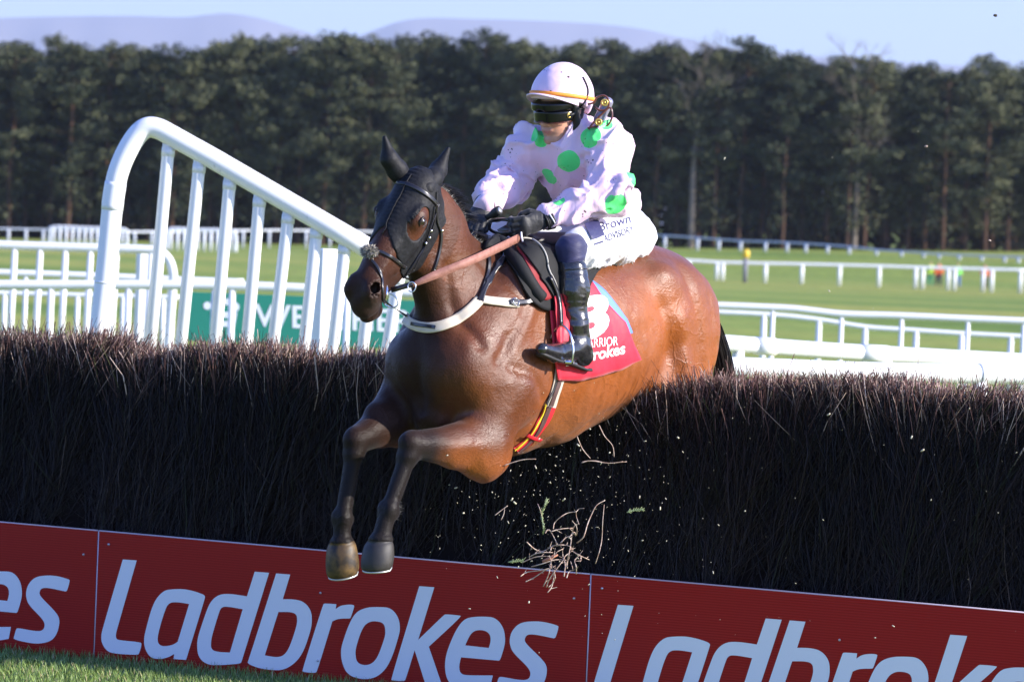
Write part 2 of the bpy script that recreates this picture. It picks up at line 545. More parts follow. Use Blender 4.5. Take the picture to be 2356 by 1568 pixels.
topline = [(-150, 92), (0, 92), (40, 84), (80, 92), (95, 110), (110, 85), (150, 86), (180, 95), (300, 80), (330, 96), (420, 92), (480, 84), (560, 80), (640, 78), (700, 76), (760, 70), (860, 68), (880, 78), (940, 78), (985, 72), (1040, 84), (1100, 75), (1150, 85), (1200, 88), (1255, 72), (1330, 95), (1400, 92), (1460, 82), (1500, 78), (1530, 92), (1560, 76), (1620, 88), (1680, 84), (1740, 105), (1800, 108), (1840, 112), (1890, 122), (1940, 150), (1980, 118), (2020, 140), (2060, 150), (2140, 128), (2180, 165), (2250, 118), (2290, 128), (2340, 160), (2400, 135), (2600, 150)]
def ytop(x):
    for (a, ya), (b, yb) in zip(topline, topline[1:]):
        if a <= x <= b: return ya + (yb - ya) * (x - a) / (b - a)
    return 110
rng = random.Random(3)
def place_tree(x, Z, hscale=None, k=None, lab=None):
    base = P(x, 560, Z); bx, by = base.x, base.y
    z0 = gz(bx, by)
    top = P(x, ytop(x), Z).z
    H = (top - z0) * (hscale or 1)
    k = rng.randrange(NP) if k is None else k
    o = empty('pine_tree' if k < NP else 'bare_tree', (bx, by, z0 - .1))
    s = H / 18.0
    w = rng.uniform(.95, 1.3)
    o.scale = (w, w, s); o.rotation_euler = (rng.uniform(-.02, .02), rng.uniform(-.02, .02), rng.uniform(0, 6.28))
    if k < NP: tag(o, lab or 'tall dark green pine in the belt of pines behind the racecourse', 'tree', 'pines of the belt behind the racecourse')
    else: tag(o, lab, 'tree')
    a = bpy.data.objects.new('trunk', protos[k][0]); COL.objects.link(a); a.parent = o
    b = bpy.data.objects.new('crown', protos[k][1]); COL.objects.link(b); b.parent = o
    return o
x = -90
while x < 2460:
    place_tree(x, 385 + rng.uniform(-2, 4), rng.uniform(.93, 1.02)); x += rng.uniform(36, 58)
for row, dz, st in ((1, 391, 50), (2, 397, 54), (3, 404, 58), (4, 412, 66)):
    x = -120 + rng.uniform(0, 40)
    while x < 2480:
        place_tree(x, dz + rng.uniform(-2, 2), rng.uniform(.86, 1.0)); x += st * rng.uniform(.75, 1.25)
place_tree(1590, 384, .9, NP, 'pale leafless tree standing left among the pines right of the jockey')
place_tree(1965, 384, .98, NP, 'pale leafless tree whose twigs rise above the pines at the far right')

# understorey behind the first rows
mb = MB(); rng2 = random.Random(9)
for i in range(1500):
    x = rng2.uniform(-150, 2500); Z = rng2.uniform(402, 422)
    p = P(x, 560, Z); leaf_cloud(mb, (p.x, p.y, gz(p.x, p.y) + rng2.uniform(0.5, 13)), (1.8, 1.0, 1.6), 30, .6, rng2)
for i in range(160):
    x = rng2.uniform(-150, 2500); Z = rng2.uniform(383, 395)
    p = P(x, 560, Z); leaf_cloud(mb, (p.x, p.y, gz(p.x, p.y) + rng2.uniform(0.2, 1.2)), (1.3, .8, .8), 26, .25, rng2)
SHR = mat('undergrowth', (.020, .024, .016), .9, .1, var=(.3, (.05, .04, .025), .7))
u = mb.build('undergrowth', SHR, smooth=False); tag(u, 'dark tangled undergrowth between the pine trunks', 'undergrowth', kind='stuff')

# ---------------------------------------------------------------- rails
WHITE = mat('white_plastic', (.80, .80, .79), .35, .5, var=(6, (.72, .72, .70), .5))
WDIRT = mat('white_plastic_scuffed', (.80, .80, .79), .4, .4)
_n = WDIRT.node_tree.nodes; _l = WDIRT.node_tree.links; _b = _n['Principled BSDF']; _tc = _n.new('ShaderNodeTexCoord')
_mp = _n.new('ShaderNodeMapping'); _mp.inputs['Scale'].default_value = (22, 22, 3.2); _mp.inputs['Rotation'].default_value = (0, .12, 0); _l.new(_tc.outputs['Object'], _mp.inputs['Vector'])
_t = _n.new('ShaderNodeTexNoise'); _t.inputs['Scale'].default_value = 1; _t.inputs['Detail'].default_value = 7; _t.inputs['Roughness'].default_value = .65; _l.new(_mp.outputs[0], _t.inputs['Vector'])
_r = _n.new('ShaderNodeMapRange'); _r.inputs['From Min'].default_value = .62; _r.inputs['From Max'].default_value = .74; _l.new(_t.outputs['Fac'], _r.inputs['Value'])
_x = _n.new('ShaderNodeMix'); _x.data_type = 'RGBA'; _x.inputs['A'].default_value = (.80, .80, .79, 1); _x.inputs['B'].default_value = (.22, .20, .20, 1)
_l.new(_r.outputs['Result'], _x.inputs['Factor']); _l.new(_x.outputs['Result'], _b.inputs['Base Color'])
BLUEW = mat('hazed_white_rail', (.55, .58, .62), .6, .4)  # far white rails, distance haze put into the grey-blue colour

def rail(name, label, cat, path, r, posts, pr, ground=None, group=None, m=None, square=False, sides=10, lean=0):
    """path: list of (x,y,Z) of rail centre; posts: list of x where posts hang"""
    m = m or WHITE
    pts = [P(*p) for p in path]
    root = empty(name, (pts[0].x, pts[0].y, gz(pts[0].x, pts[0].y)))
    tag(root, label, cat, group)
    bpy.context.view_layer.update() if False else None
    mb = MB(); sp = [Vector(q) for q in spline(pts, 5)]
    mb.tube(sp, r, sides); mb.build('rail', m, root)
    first = None
    for px in posts:
        # find point on the path with that picture x
        for a, b in zip(sp, sp[1:]):
            xa, xb = proj(a)[0], proj(b)[0]
            if min(xa, xb) <= px <= max(xa, xb) and abs(xb - xa) > 1e-6:
                c = a.lerp(b, (px - xa) / (xb - xa)); break
        else: continue
        g0 = gz(c.x, c.y)
        mb = MB(); mb.tube([(c.x - lean, c.y, g0 - .05), (c.x, c.y, c.z - r * .3)], pr, 8)
        mb.build('post', m, root)
    return root

# far rails on the right
def zz(pts, Zf):
    return [(1435.7 + a * .39062, 460.2 + b * .39062, Zf(a) if callable(Zf) else Zf) for a, b in pts]
def zx(L): return [1435.7 + a * .39062 for a in L]
rail('running_rail', 'thin white rail curving along the foot of the pines on the right', 'rail',
     zz([(20, 203), (250, 210), (430, 222), (690, 240), (850, 245), (1070, 256), (1330, 275), (1490, 293), (1640, 302), (1860, 318), (2100, 328), (2400, 337)], lambda a: 352 - a * .012),
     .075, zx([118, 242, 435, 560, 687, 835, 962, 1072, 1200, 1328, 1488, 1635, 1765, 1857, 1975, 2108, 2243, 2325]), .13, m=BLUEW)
rail('running_rail', 'white rail crossing the far turf in front of the stewards on the right', 'rail',
     zz([(250, 352), (400, 357), (540, 366), (720, 371), (1100, 379), (1500, 389), (1780, 398), (2400, 413)], 255),
     .1, zx([383, 550, 583, 835, 1050, 1272, 1505, 1720, 1762, 1912, 1950, 2118, 2170, 2338]), .12, m=WHITE)
rail('running_rail', 'blurred white rail with a hump, behind the two thick pipes on the right', 'rail',
     zz([(360, 615), (600, 622), (850, 632), (1000, 640), (1150, 657), (1300, 672), (1640, 682), (2000, 698), (2450, 716)], 47),
     .041, zx([480, 878, 1283, 1637, 2027, 2356]), .027)
rail('running_rail', 'lower blurred white rail sagging behind the humped rail right of the horse', 'rail',
     zz([(440, 655), (860, 675), (1150, 705), (1430, 748), (1700, 766), (2000, 786), (2450, 808)], 58),
     .036, zx([510, 825, 1150, 1422, 1722, 1990, 2280]), .04)
# thick pipe rails
def pipe_rail(name, label, path, r, joints, posts):
    pts = [P(*p) for p in path]
    root = empty(name, (pts[0].x, pts[0].y, 0)); tag(root, label, 'rail')
    sp = [Vector(q) for q in spline(pts, 6)]
    mb = MB(); mb.tube(sp, r, 24); mb.build('rail', WHITE, root)
    def at(px):
        for a, b in zip(sp, sp[1:]):
            xa, xb = proj(a)[0], proj(b)[0]
            if min(xa, xb) <= px <= max(xa, xb): return a.lerp(b, (px - xa) / (xb - xa)), (b - a).normalized()
    for jx, L in joints:
        c, d = at(jx); mb = MB(); mb.tube([c - d * L / 2, c + d * L / 2], r * 1.07, 24); mb.build('joint_sleeve', WHITE, root)
    for px in posts:
        c, d = at(px); mb = MB(); mb.tube([(c.x, c.y, -.05), (c.x, c.y, c.z - r * .4)], .04, 12); mb.build('post', WHITE, root)
pipe_rail('guide_rail', 'thick white pipe with a wide joint sleeve, upper of the two right of the horse',
          [(1540, 782, 27.9), (1670, 789, 28.2), (1826, 801, 28.5), (1982, 811, 28.8), (2200, 823, 29.3), (2420, 834, 29.8)], .056, [(2010, .24), (1760, .16)], [1700, 2040, 2380])

# ---------------------------------------------------------------- the big wing
WR = .060
def z5(a, b): return (a * .38147, b * .38147 + 230.1)
wp = [(590, 1500), (600, 1400), (640, 1040), (672, 700), (688, 560), (712, 440), (760, 320), (825, 215), (885, 168), (950, 172), (1030, 212), (1120, 262), (1300, 362), (1500, 478), (1800, 652), (2100, 826)]
Zw = 24.0
pts = []
low = [P(*z5(590, 1500), Zw)]
base = P(221, 830, Zw)
path = [P(*z5(a, b), Zw) for a, b in wp]
foot = path[0] + (path[0] - path[2]).normalized() * .95
tail = [P(900, 602, 24.1), P(1000, 661, 24.2), P(1100, 716, 24.2), P(1200, 768, 24.3), P(1290, 806, 24.35), P(1380, 828, 24.4), P(1500, 838, 24.45), P(1709, 845, 24.5), P(1982, 855, 24.9), P(2256, 860, 25.25), P(2420, 863, 25.4)]
wing = empty('fence_wing', (foot.x, foot.y, 0))
tag(wing, 'tall white tubular fence wing with hooped left end and slanting uprights beside the horse head', 'fence wing')
sp = [Vector(q) for q in spline([foot] + path + tail, 6)]
mb = MB(); mb.tube(sp, WR, 28); mb.build('top_rail', WDIRT, wing)
def tube_at(px, lo=300):
    for a, b in zip(sp, sp[1:]):
        xa, xb = proj(a)[0], proj(b)[0]
        if xa >= lo and min(xa, xb) <= px <= max(xa, xb): return a.lerp(b, (px - xa) / (xb - xa)), (b - a).normalized()
# collar sleeves on the hoop post
for (a, b, L) in (((648, 960)[0], 960, 0), ):
    pass
slv = [q for q in sp if 415 < proj(q)[1] < 485 and proj(q)[0] < 300]
mb = MB(); mb.tube(slv, WR * 1.045, 28); mb.build('joint_sleeve', WHITE, wing)
q = min(sp, key=lambda v: abs(proj(v)[1] - 640) + (999 if proj(v)[0] > 300 else 0)); i = sp.index(q); dd = (sp[i + 1] - sp[i - 1]).normalized(); mb = MB(); mb.tube([q - dd * .006, q + dd * .006], WR * 1.02, 28)
mb.build('seam_ring', WHITE, wing)
c, d = tube_at(2256); mb = MB(); mb.tube([c - d * .02, c + d * .02], WR * 1.04, 24); mb.build('joint_sleeve', WHITE, wing)
mb = MB(); mb.tube([(c.x, c.y, -.05), (c.x, c.y, c.z - WR * .4)], .045, 12); mb.build('post', WHITE, wing)
mb = MB(); c, d = tube_at(1560); mb.tube([(c.x, c.y, -.05), (c.x, c.y, c.z - WR * .4)], .045, 12); mb.build('post', WHITE, wing)
st = [((1020, 250), (915, 1400)), ((1207, 350), (1095, 1430)), ((1390, 450), (1300, 1440)), ((1570, 555), (1490, 1450)), ((1745, 655), (1650, 1450)), ((1915, 745), (1835, 1480)), ((2085, 840), (2010, 1480))]
S2 = [(z5(*a), z5(*b)) for a, b in st]
S2 += [((861, 585), (834, 806)), ((920, 620), (890, 806)), ((985, 660), (960, 850)), ((1045, 695), (1020, 850)), ((1105, 728), (1080, 900)), ((1165, 760), (1140, 900))]
for (a, b) in S2:
    A = P(*a, Zw + .02); B = P(*b, Zw + .02); d = (B - A).normalized()
    E = A + d * ((A.z + .02) / -d.z)
    mb = MB()
    # slightly flattened upright
    mb.tube([A, A + d * .06, E], [.037, .0355, .0355], 14)
    u = mb.build('upright', WHITE, wing)
    mb = MB(); mb.tube([A + d * .035, A + d * .085], .0385, 14); mb.build('upright_cap', WHITE, u)
# box post behind the wing
def box_post(label, x0, x1, xr, yt, Z, name='post'):
    s = FPX / Z
    a = P(x0, yt, Z)
    wl = (x1 - x0) / s; dr = (xr - x1) / s
    z0 = 0
    ang = R(28)
    Rm = Matrix.Rotation(ang, 3, 'Z')
    hgt = a.z
    cx = P((x0 + xr) / 2, yt, Z + .12)
    mb = MB(); mb.box((cx.x, cx.y, hgt / 2 - .02), (wl / math.cos(ang), dr / math.sin(ang), hgt + .04), rot=Rm.to_3x3())
    o = mb.build(name, WHITE, None, smooth=False)
    tag(o, label, 'post')
    bv = o.modifiers.new('bevel', 'BEVEL'); bv.width = .008; bv.segments = 2
    return o
box_post('square white post standing behind the big hooped wing', 722, 757, 779, 571, 25.6, 'square_post')
box_post('blurred square white post in the low wing on the left', 313, 331, 343, 583, 49, 'square_post')

# low wing, mid distance left
Zl = 48
w2 = empty('fence_wing', (P(0, 560, Zl).x, Zl, 0)); tag(w2, 'blurred low white fence wing with rounded right end at the left edge', 'fence wing')
mb = MB(); pa = [P(-60, 561, Zl), P(0, 563.5, Zl), P(170, 569, Zl), P(340, 574, Zl), P(368, 579, Zl), P(388, 597, Zl), P(397, 625, Zl), P(397, 660, Zl), P(389, 770, Zl), P(383, 860, Zl), P(379, 925, Zl)]
mb.tube([Vector(q) for q in spline(pa, 5)], .052, 14); mb.build('top_rail', WHITE, w2)
for (xt, xb) in ((-24, -32), (34, 24), (93, 82), (151, 141), (209, 198), (268, 257), (349, 338)):
    A = P(xt, 572, Zl); B = P(xb, 762, Zl); d = (B - A).normalized(); E = A + d * (A.z / -d.z)
    mb = MB(); mb.tube([A, E], .037, 10); mb.build('upright', WHITE, w2)
rail('running_rail', 'blurred white rail running behind the low wing and along the top of the green board', 'rail',
     [(-80, 653, 44), (0, 655, 44), (330, 655, 44), (520, 657, 44), (700, 663, 44), (1000, 676, 44), (1250, 686, 44)], .052, [118, 296, 495, 535, 800, 1010, 1200], .036)
rail('running_rail', 'upper blurred white rail seen through the low wing on the left', 'rail', [(-80, 624, 52), (0, 627, 52), (200, 634, 52), (420, 644, 52), (560, 649, 52)], .045, [60, 240, 400], .03)
rail('running_rail', 'thin lowest white rail seen through the low wing on the left', 'rail', [(-80, 672, 60), (0, 674, 60), (200, 679, 60), (420, 684, 60)], .036, [11, 179, 284, 376], .036)

# far wings and rail on the left
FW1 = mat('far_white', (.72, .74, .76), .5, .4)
def far_wing(label, x0, x1, yt0, yt1, Z, n, hh):
    a = P(x0, yt0, Z); b = P(x1, yt1, Z)
    root = empty('fence_wing', (a.x, a.y, gz(a.x, a.y))); tag(root, label, 'fence wing')
    mb = MB(); e = P(x1 + 10, yt1 + 14, Z); e2 = P(x1 + 10, yt1 + 30, Z)
    s0 = P(x0 - 9, yt0 + 12, Z)
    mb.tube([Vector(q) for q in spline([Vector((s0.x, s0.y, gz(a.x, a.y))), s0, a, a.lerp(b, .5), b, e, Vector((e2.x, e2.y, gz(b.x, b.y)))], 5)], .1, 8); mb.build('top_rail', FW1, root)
    for i in range(n):
        c = a.lerp(b, i / (n - 1)); mb = MB(); mb.tube([(c.x, c.y, gz(c.x, c.y) - .05), c], .1, 6); mb.build('upright', FW1, root)
far_wing('small far white wing with rounded ends, left of the hooped wing', 124, 282, 522, 527, 272, 12, 1)
far_wing('small far white wing with many uprights, seen between the big uprights', 394, 532, 527, 531, 235, 10, 1)
rail('running_rail', 'far white rail at the foot of the pines on the left', 'rail',
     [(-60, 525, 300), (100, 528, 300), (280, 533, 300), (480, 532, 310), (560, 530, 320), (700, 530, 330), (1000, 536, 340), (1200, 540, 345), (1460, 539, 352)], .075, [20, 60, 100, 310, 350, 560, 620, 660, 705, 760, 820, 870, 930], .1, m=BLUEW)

# ---------------------------------------------------------------- green board
GREEN = mat('green_board', (.025, .235, .165), .6, .3)
PALE = mat('pale_print', (.78, .80, .84), .6, .3)
Zb = 45.2
gb = empty('advertising_board', (P(430, 780, Zb).x, P(430, 780, Zb).y, 0)); tag(gb, 'green advertising board with pale crest and white capital letters behind the hooped wing', 'advertising board')
a, b_, c_, d_ = P(432, 671, Zb), P(1180, 700, Zb), P(1180, 812, Zb), P(432, 783, Zb)
off = Vector((0, .03, 0))
mb = MB(); V = [a, b_, c_, d_] + [p + off for p in (a, b_, c_, d_)]
mb.add(V, [(0, 3, 2, 1), (4, 5, 6, 7), (0, 1, 5, 4), (1, 2, 6, 5), (2, 3, 7, 6), (3, 0, 4, 7)]); mb.build('panel', GREEN, gb, smooth=False)
for px in (470, 700, 950, 1150):
    q = P(px, 700, Zb + .1); mb = MB(); mb.box((q.x, q.y, q.z / 2), (.06, .04, q.z)); mb.build('stake', mat('stake', (.25, .2, .14), .9) if 'stake' not in MATS else MATS['stake'], gb, smooth=False)

def text_mesh(s, size=1.0, bold=0.0, extr=0.0, shear=0, sub=0):
    cu = bpy.data.curves.new('t', 'FONT'); cu.body = s; cu.size = size; cu.offset = bold; cu.shear = shear
    cu.resolution_u = 4
    o = bpy.data.objects.new('t', cu); COL.objects.link(o)
    dg = bpy.context.evaluated_depsgraph_get(); me = bpy.data.meshes.new_from_object(o.evaluated_get(dg))
    if sub:
        bm = bmesh.new(); bm.from_mesh(me); bmesh.ops.triangulate(bm, faces=bm.faces[:])
        for _ in range(5):
            es = [e for e in bm.edges if e.calc_length() > sub]
            if not es: break
            bmesh.ops.subdivide_edges(bm, edges=es, cuts=1); bmesh.ops.triangulate(bm, faces=bm.faces[:])
        bm.to_mesh(me); bm.free()
    V = [tuple(v.co) for v in me.vertices]; F = [tuple(p.vertices) for p in me.polygons]
    COL.objects.unlink(o); bpy.data.objects.remove(o); bpy.data.meshes.remove(me)
    return V, F
def flat_text(s, x0, y0, x1, y1, H, Z, dz, name, m, parent, bold=.01):
    """text with baseline from (x0,y0) to (x1,y1) picture points, cap height H picture units"""
    V, F = text_mesh(s, 1, bold)
    w = max(v[0] for v in V) - min(v[0] for v in V); mn = min(v[0] for v in V); ch = .73
    out = []
    for v in V:
        t = (v[0] - mn) / w
        out.append(P(x0 + (x1 - x0) * t, y0 + (y1 - y0) * t - v[1] / ch * H, Z) - Vector((0, dz, 0)))
    F = [f[::-1] if (Vector(out[f[1]]) - Vector(out[f[0]])).cross(Vector(out[f[2]]) - Vector(out[f[0]])).y > 0 else f for f in F]
    return mesh_obj(name, out, F, m, parent, smooth=False)
flat_text('WEATHERBYS', 585, 749, 1075, 769, 53, Zb, .004, 'lettering', PALE, gb, .015)
# crest: generic crown-like mark
mb = MB()
def disc(cx, cy, r, n=20):
    V = [P(cx + r * math.cos(2 * math.pi * i / n), cy + r * math.sin(2 * math.pi * i / n), Zb) - Vector((0, .004, 0)) for i in range(n)]
    mb.add(V[::-1], [tuple(range(n))])
for (x, y, r) in ((477, 703, 9), (493, 693, 8), (510, 691, 9), (524, 694, 8), (540, 706, 11)): disc(x, y, r)
V = [P(*q, Zb) - Vector((0, .004, 0)) for q in ((484, 716), (546, 718), (540, 752), (492, 750))]; mb.add(V, [(0, 3, 2, 1)])
mb.build('crest', PALE, gb, smooth=False)
mb = MB(); V = [P(*q, Zb) - Vector((0, .006, 0)) for q in ((505, 730), (527, 731), (524, 738), (507, 737))]; mb.add(V, [(0, 3, 2, 1)]); mb.build('crest_gap', GREEN, gb, smooth=False)

# ---------------------------------------------------------------- distant marker and stewards
YEL = mat('yellow_paint', (.75, .5, .03), .5); DARK = mat('dark_cloth', (.03, .03, .05), .9)
mk = P(zx([714])[0], 625, 250); gk = gz(mk.x, mk.y)
mk_root = empty('marker_post', (mk.x, mk.y, gk)); tag(mk_root, 'grey marker post with a round yellow top beyond the far rail', 'marker post')
topz = P(1714, 584, 250).z
mb = MB(); mb.tube([(mk.x, mk.y, gk), (mk.x, mk.y, topz - .25)], .14, 10); mb.build('pole', mat('grey_pole', (.2, .2, .22), .7), mk_root)
mb = MB(); mb.ball((mk.x, mk.y, topz), (.22, .22, .3), 8); mb.build('top_disc', YEL, mk_root)

SKIN = mat('skin', (.55, .30, .20), .5, .4, bump=(60, .1, .002), sss=.1)
def steward(label, zxv, ybot_z, hpx, top, trous, arm=0):
    x = 1435.7 + zxv * .39062; Z = 272; q = P(x, 600, Z); g0 = gz(q.x, q.y); Hh = 1.55
    root = empty('person', (q.x, q.y, g0)); tag(root, label, 'person', None)
    mm = lambda n, c: mat(n, c, .8)
    f = Field((-.45, -.3, -.02), (.45, .3, 1.75), .03)
    k = Hh / 1.75
    for s in (-1, 1):
        f.put(rc((s * .1, 0, .9 * k), (s * .13, -.03, .48 * k), .1, .065), .05); f.put(rc((s * .13, -.03, .48 * k), (s * .14, .02, .06), .06, .045), .03)
        f.put(rc((s * .14, .02, .04), (s * .15, -.16, .03), .045, .035), .02)
        f.put(rc((s * .19, 0, 1.4 * k), (s * .25, .02 - arm * .1, 1.12 * k), .06, .045), .03); f.put(rc((s * .25, .02 - arm * .1, 1.12 * k), (s * .2, -.1 - arm * .1, .9 * k), .045, .035), .02)
        f.put(ell((s * .2, -.12 - arm * .1, .86 * k), (.04, .03, .07)), .02)
    f.put(rc((0, 0, .95 * k), (0, 0, 1.35 * k), .14, .16, (0, 1, 0), .7), .06); f.put(rc((0, 0, 1.4 * k), (0, -.02, 1.55 * k), .06, .05), .03)
    f.put(ell((0, -.02, 1.64 * k), (.08, .1, .115)), .02)
    Vb, Fb = surfnet(f)
    Vb = Vb + np.array((q.x, q.y, g0))
    mesh_obj('body', Vb, Fb, SKIN, root)
    f2 = Field((-.5, -.3, .5), (.5, .3, 1.75), .03)
    f2.put(rc((0, 0, .88 * k), (0, 0, 1.38 * k), .17, .19, (0, 1, 0), .72), .06)
    for s in (-1, 1):
        f2.put(rc((s * .19, 0, 1.4 * k), (s * .25, .02 - arm * .1, 1.12 * k), .08, .065), .03); f2.put(rc((s * .25, .02 - arm * .1, 1.12 * k), (s * .205, -.09 - arm * .1, .93 * k), .065, .05), .02)
    Vc, Fc = surfnet(f2); mesh_obj('jacket', Vc + np.array((q.x, q.y, g0)), Fc, top, root)
    f3 = Field((-.4, -.3, .0), (.4, .3, 1.1), .03)
    for s in (-1, 1):
        f3.put(rc((s * .09, 0, .9 * k), (s * .13, -.03, .48 * k), .12, .085), .05); f3.put(rc((s * .13, -.03, .48 * k), (s * .14, .02, .1), .08, .07), .03)
    Vc, Fc = surfnet(f3); mesh_obj('trousers', Vc + np.array((q.x, q.y, g0)), Fc, trous, root)
HVY = mat('hivis_yellow', (.55, .75, .05), .6); HVO = mat('hivis_orange', (.85, .16, .03), .6); HVG = mat('hivis_green', (.2, .75, .1), .6)
steward('steward in yellow and green high-visibility jacket, leftmost at the far rail', 1807, 490, 47, HVY, mat('green_trousers', (.06, .3, .15), .8))
steward('person in dark trousers and orange bib beside the yellow-jacketed steward', 1857, 495, 47, HVO, DARK, 1)
steward('steward in pale yellow-green vest with blue trousers behind the white posts', 1968, 500, 47, HVG, mat('blue_trousers', (.12, .2, .4), .8))
steward('steward in bright orange jacket and dark trousers, rightmost at the far rail', 2128, 510, 47, HVO, mat('black_trousers', (.02, .02, .03), .9), 1)
# ================================================================ BRUSH FENCE AND BOARDS
SLOPE = -0.469
B0 = Vector((-0.726, 18.6, 0))
LV = Vector((1, SLOPE, 0)).normalized()            # along the fence, to the right
NV = Vector((LV.y, -LV.x, 0)); NV = NV if NV.y < 0 else -NV   # towards the landing side (camera)
def on_board(x, y, off=0.0):
    d = FW + CX * ((x - 1178) / FPX) + CY * ((784 - y) / FPX)
    t = (B0 + NV * off - CAM).dot(NV) / d.dot(NV)
    p = CAM + d * t
    return (p - B0).dot(LV), p.z
def board_pt(u, z, off=0.0): return B0 + LV * u + NV * off + Vector((0, 0, z))

u1, z1t = on_board(228, 1220); u2, z2t = on_board(1360, 1320)
PW = u2 - u1
print('panel', u1, u2, PW, z1t, z2t, on_board(213, 1510))
RED = bpy.data.materials.new('red_corrugated_board'); RED.use_nodes = True
n = RED.node_tree.nodes; l = RED.node_tree.links; b = n['Principled BSDF']
b.inputs['Roughness'].default_value = .3; b.inputs['Specular IOR Level'].default_value = .16
tc = n.new('ShaderNodeTexCoord'); wv = n.new('ShaderNodeTexWave'); wv.wave_type = 'BANDS'; wv.bands_direction = 'Z'
wv.inputs['Scale'].default_value = 28; wv.inputs['Distortion'].default_value = .1
l.new(tc.outputs['Object'], wv.inputs['Vector'])
mx = n.new('ShaderNodeMix'); mx.data_type = 'RGBA'; mx.inputs['A'].default_value = (.30, .006, .005, 1); mx.inputs['B'].default_value = (.38, .014, .010, 1)
l.new(wv.outputs['Fac'], mx.inputs['Factor']); l.new(mx.outputs['Result'], b.inputs['Base Color'])
t = n.new('ShaderNodeTexNoise'); t.inputs['Scale'].default_value = 3; l.new(tc.outputs['Object'], t.inputs['Vector'])
bp = n.new('ShaderNodeBump'); bp.inputs['Strength'].default_value = .25; bp.inputs['Distance'].default_value = .01
ad = n.new('ShaderNodeMath'); ad.operation = 'MULTIPLY_ADD'; ad.inputs[1].default_value = .15
l.new(wv.outputs['Fac'], ad.inputs[0]); l.new(t.outputs['Fac'], ad.inputs[2]); l.new(ad.outputs[0], bp.inputs['Height']); l.new(bp.outputs['Normal'], b.inputs['Normal'])
LET = mat('white_vinyl', (.80, .80, .80), .45, .4)
EDGE = mat('board_edge', (.55, .45, .5), .5)
SCREW = mat('screw_steel', (.6, .6, .62), .3, .5, metal=1)

# letter outlines: control points, 1 marks a sharp corner; origins are crops of the lettering
CR = {'A': (240, 1380, 5.2275), 'B': (600, 1400, 5.2275), 'C': (960, 1440, 5.3545)}
G = {
 'L': ('A', [[(348, 90, 1), (530, 103, 1), (285, 960), (255, 1070), (262, 1130), (310, 1145), (570, 1170), (600, 1190), (560, 1325), (535, 1338), (250, 1322), (140, 1290), (70, 1180), (65, 1080), (85, 990)]]),
 'a': ('A', [[(980, 480), (1120, 475), (1220, 490), (1330, 520), (1428, 560), (1418, 610), (1175, 1402, 1), (1012, 1390, 1), (1020, 1325, 1), (940, 1370), (830, 1395), (710, 1375), (635, 1260), (622, 1130), (650, 1000), (720, 740), (790, 590), (890, 495)],
             [(1060, 645), (1215, 672, 1), (1065, 1165, 1), (1000, 1208), (880, 1228), (808, 1195), (800, 1090), (895, 760), (950, 655)]]),
 'd': ('A', [[(2072, 250, 1), (2260, 265, 1), (1905, 1410), (1890, 1450), (1750, 1462), (1600, 1472), (1450, 1465), (1335, 1370), (1315, 1200), (1335, 1080), (1415, 840), (1485, 650), (1600, 545), (1760, 538), (1970, 572, 1)],
             [(1720, 705), (1915, 740, 1), (1748, 1305, 1), (1600, 1300), (1505, 1270), (1498, 1180), (1515, 1080), (1600, 800), (1635, 712)]]),
 'b': ('B', [[(470, 168, 1), (655, 183, 1), (558, 505, 1), (710, 505), (840, 540), (930, 655), (940, 800), (920, 920), (830, 1190), (720, 1340), (560, 1435), (380, 1428), (240, 1405), (90, 1345), (110, 1300)],
             [(500, 672, 1), (645, 670), (735, 695), (748, 790), (730, 880), (655, 1110), (585, 1230), (490, 1268), (322, 1238, 1)]]),
 'r': ('B', [[(1083, 575), (1100, 558), (1257, 570, 1), (1248, 635, 1), (1310, 588), (1420, 573), (1493, 582), (1490, 610), (1445, 748), (1432, 758), (1330, 757), (1260, 768), (1205, 795, 1), (1008, 1440), (985, 1472), (818, 1455), (812, 1430)]]),
 'o': ('B', [[(1800, 605), (1970, 615), (2070, 740), (2092, 880), (2075, 980), (1985, 1270), (1885, 1445), (1740, 1545), (1560, 1550), (1395, 1485), (1325, 1320), (1315, 1180), (1335, 1080), (1425, 820), (1515, 670), (1650, 612)],
             [(1800, 792), (1885, 825), (1900, 940), (1885, 1020), (1800, 1260), (1720, 1350), (1620, 1370), (1530, 1335), (1505, 1240), (1512, 1130), (1600, 870), (1690, 795)]]),
 'k': ('C', [[(470, 128, 1), (672, 143, 1), (455, 848, 1), (800, 513), (825, 503), (1015, 520), (1035, 535), (598, 938, 1), (775, 1450, 1), (550, 1432, 1), (408, 985, 1), (290, 1370), (270, 1402), (105, 1390), (90, 1375)]]),
 'e': ('C', [[(1320, 535), (1490, 545), (1600, 680), (1625, 850), (1603, 960), (1565, 1080), (1545, 1127), (1510, 1122), (1030, 1080, 1), (1000, 1200), (1020, 1300), (1110, 1322), (1455, 1322, 1), (1420, 1490, 1), (1300, 1512), (1120, 1515), (930, 1480), (840, 1380), (810, 1220), (825, 1050), (895, 860), (975, 690), (1075, 565), (1200, 538)],
             [(1085, 920, 1), (1150, 775), (1220, 718), (1335, 715), (1415, 765), (1430, 860), (1400, 955, 1)]]),
 's': ('C', [[(2000, 595), (2160, 608), (2325, 655), (2338, 675), (2300, 805), (2280, 828), (2240, 820), (2020, 773), (1910, 775), (1875, 845), (1905, 905), (2100, 1090), (2178, 1190), (2180, 1300), (2140, 1430), (2060, 1525), (1900, 1562), (1760, 1557), (1490, 1500), (1500, 1460), (1530, 1355), (1550, 1340), (1600, 1345), (1850, 1390), (1940, 1370), (1965, 1290), (1920, 1205), (1725, 1020), (1685, 925), (1678, 830), (1715, 715), (1820, 615)]]),
}
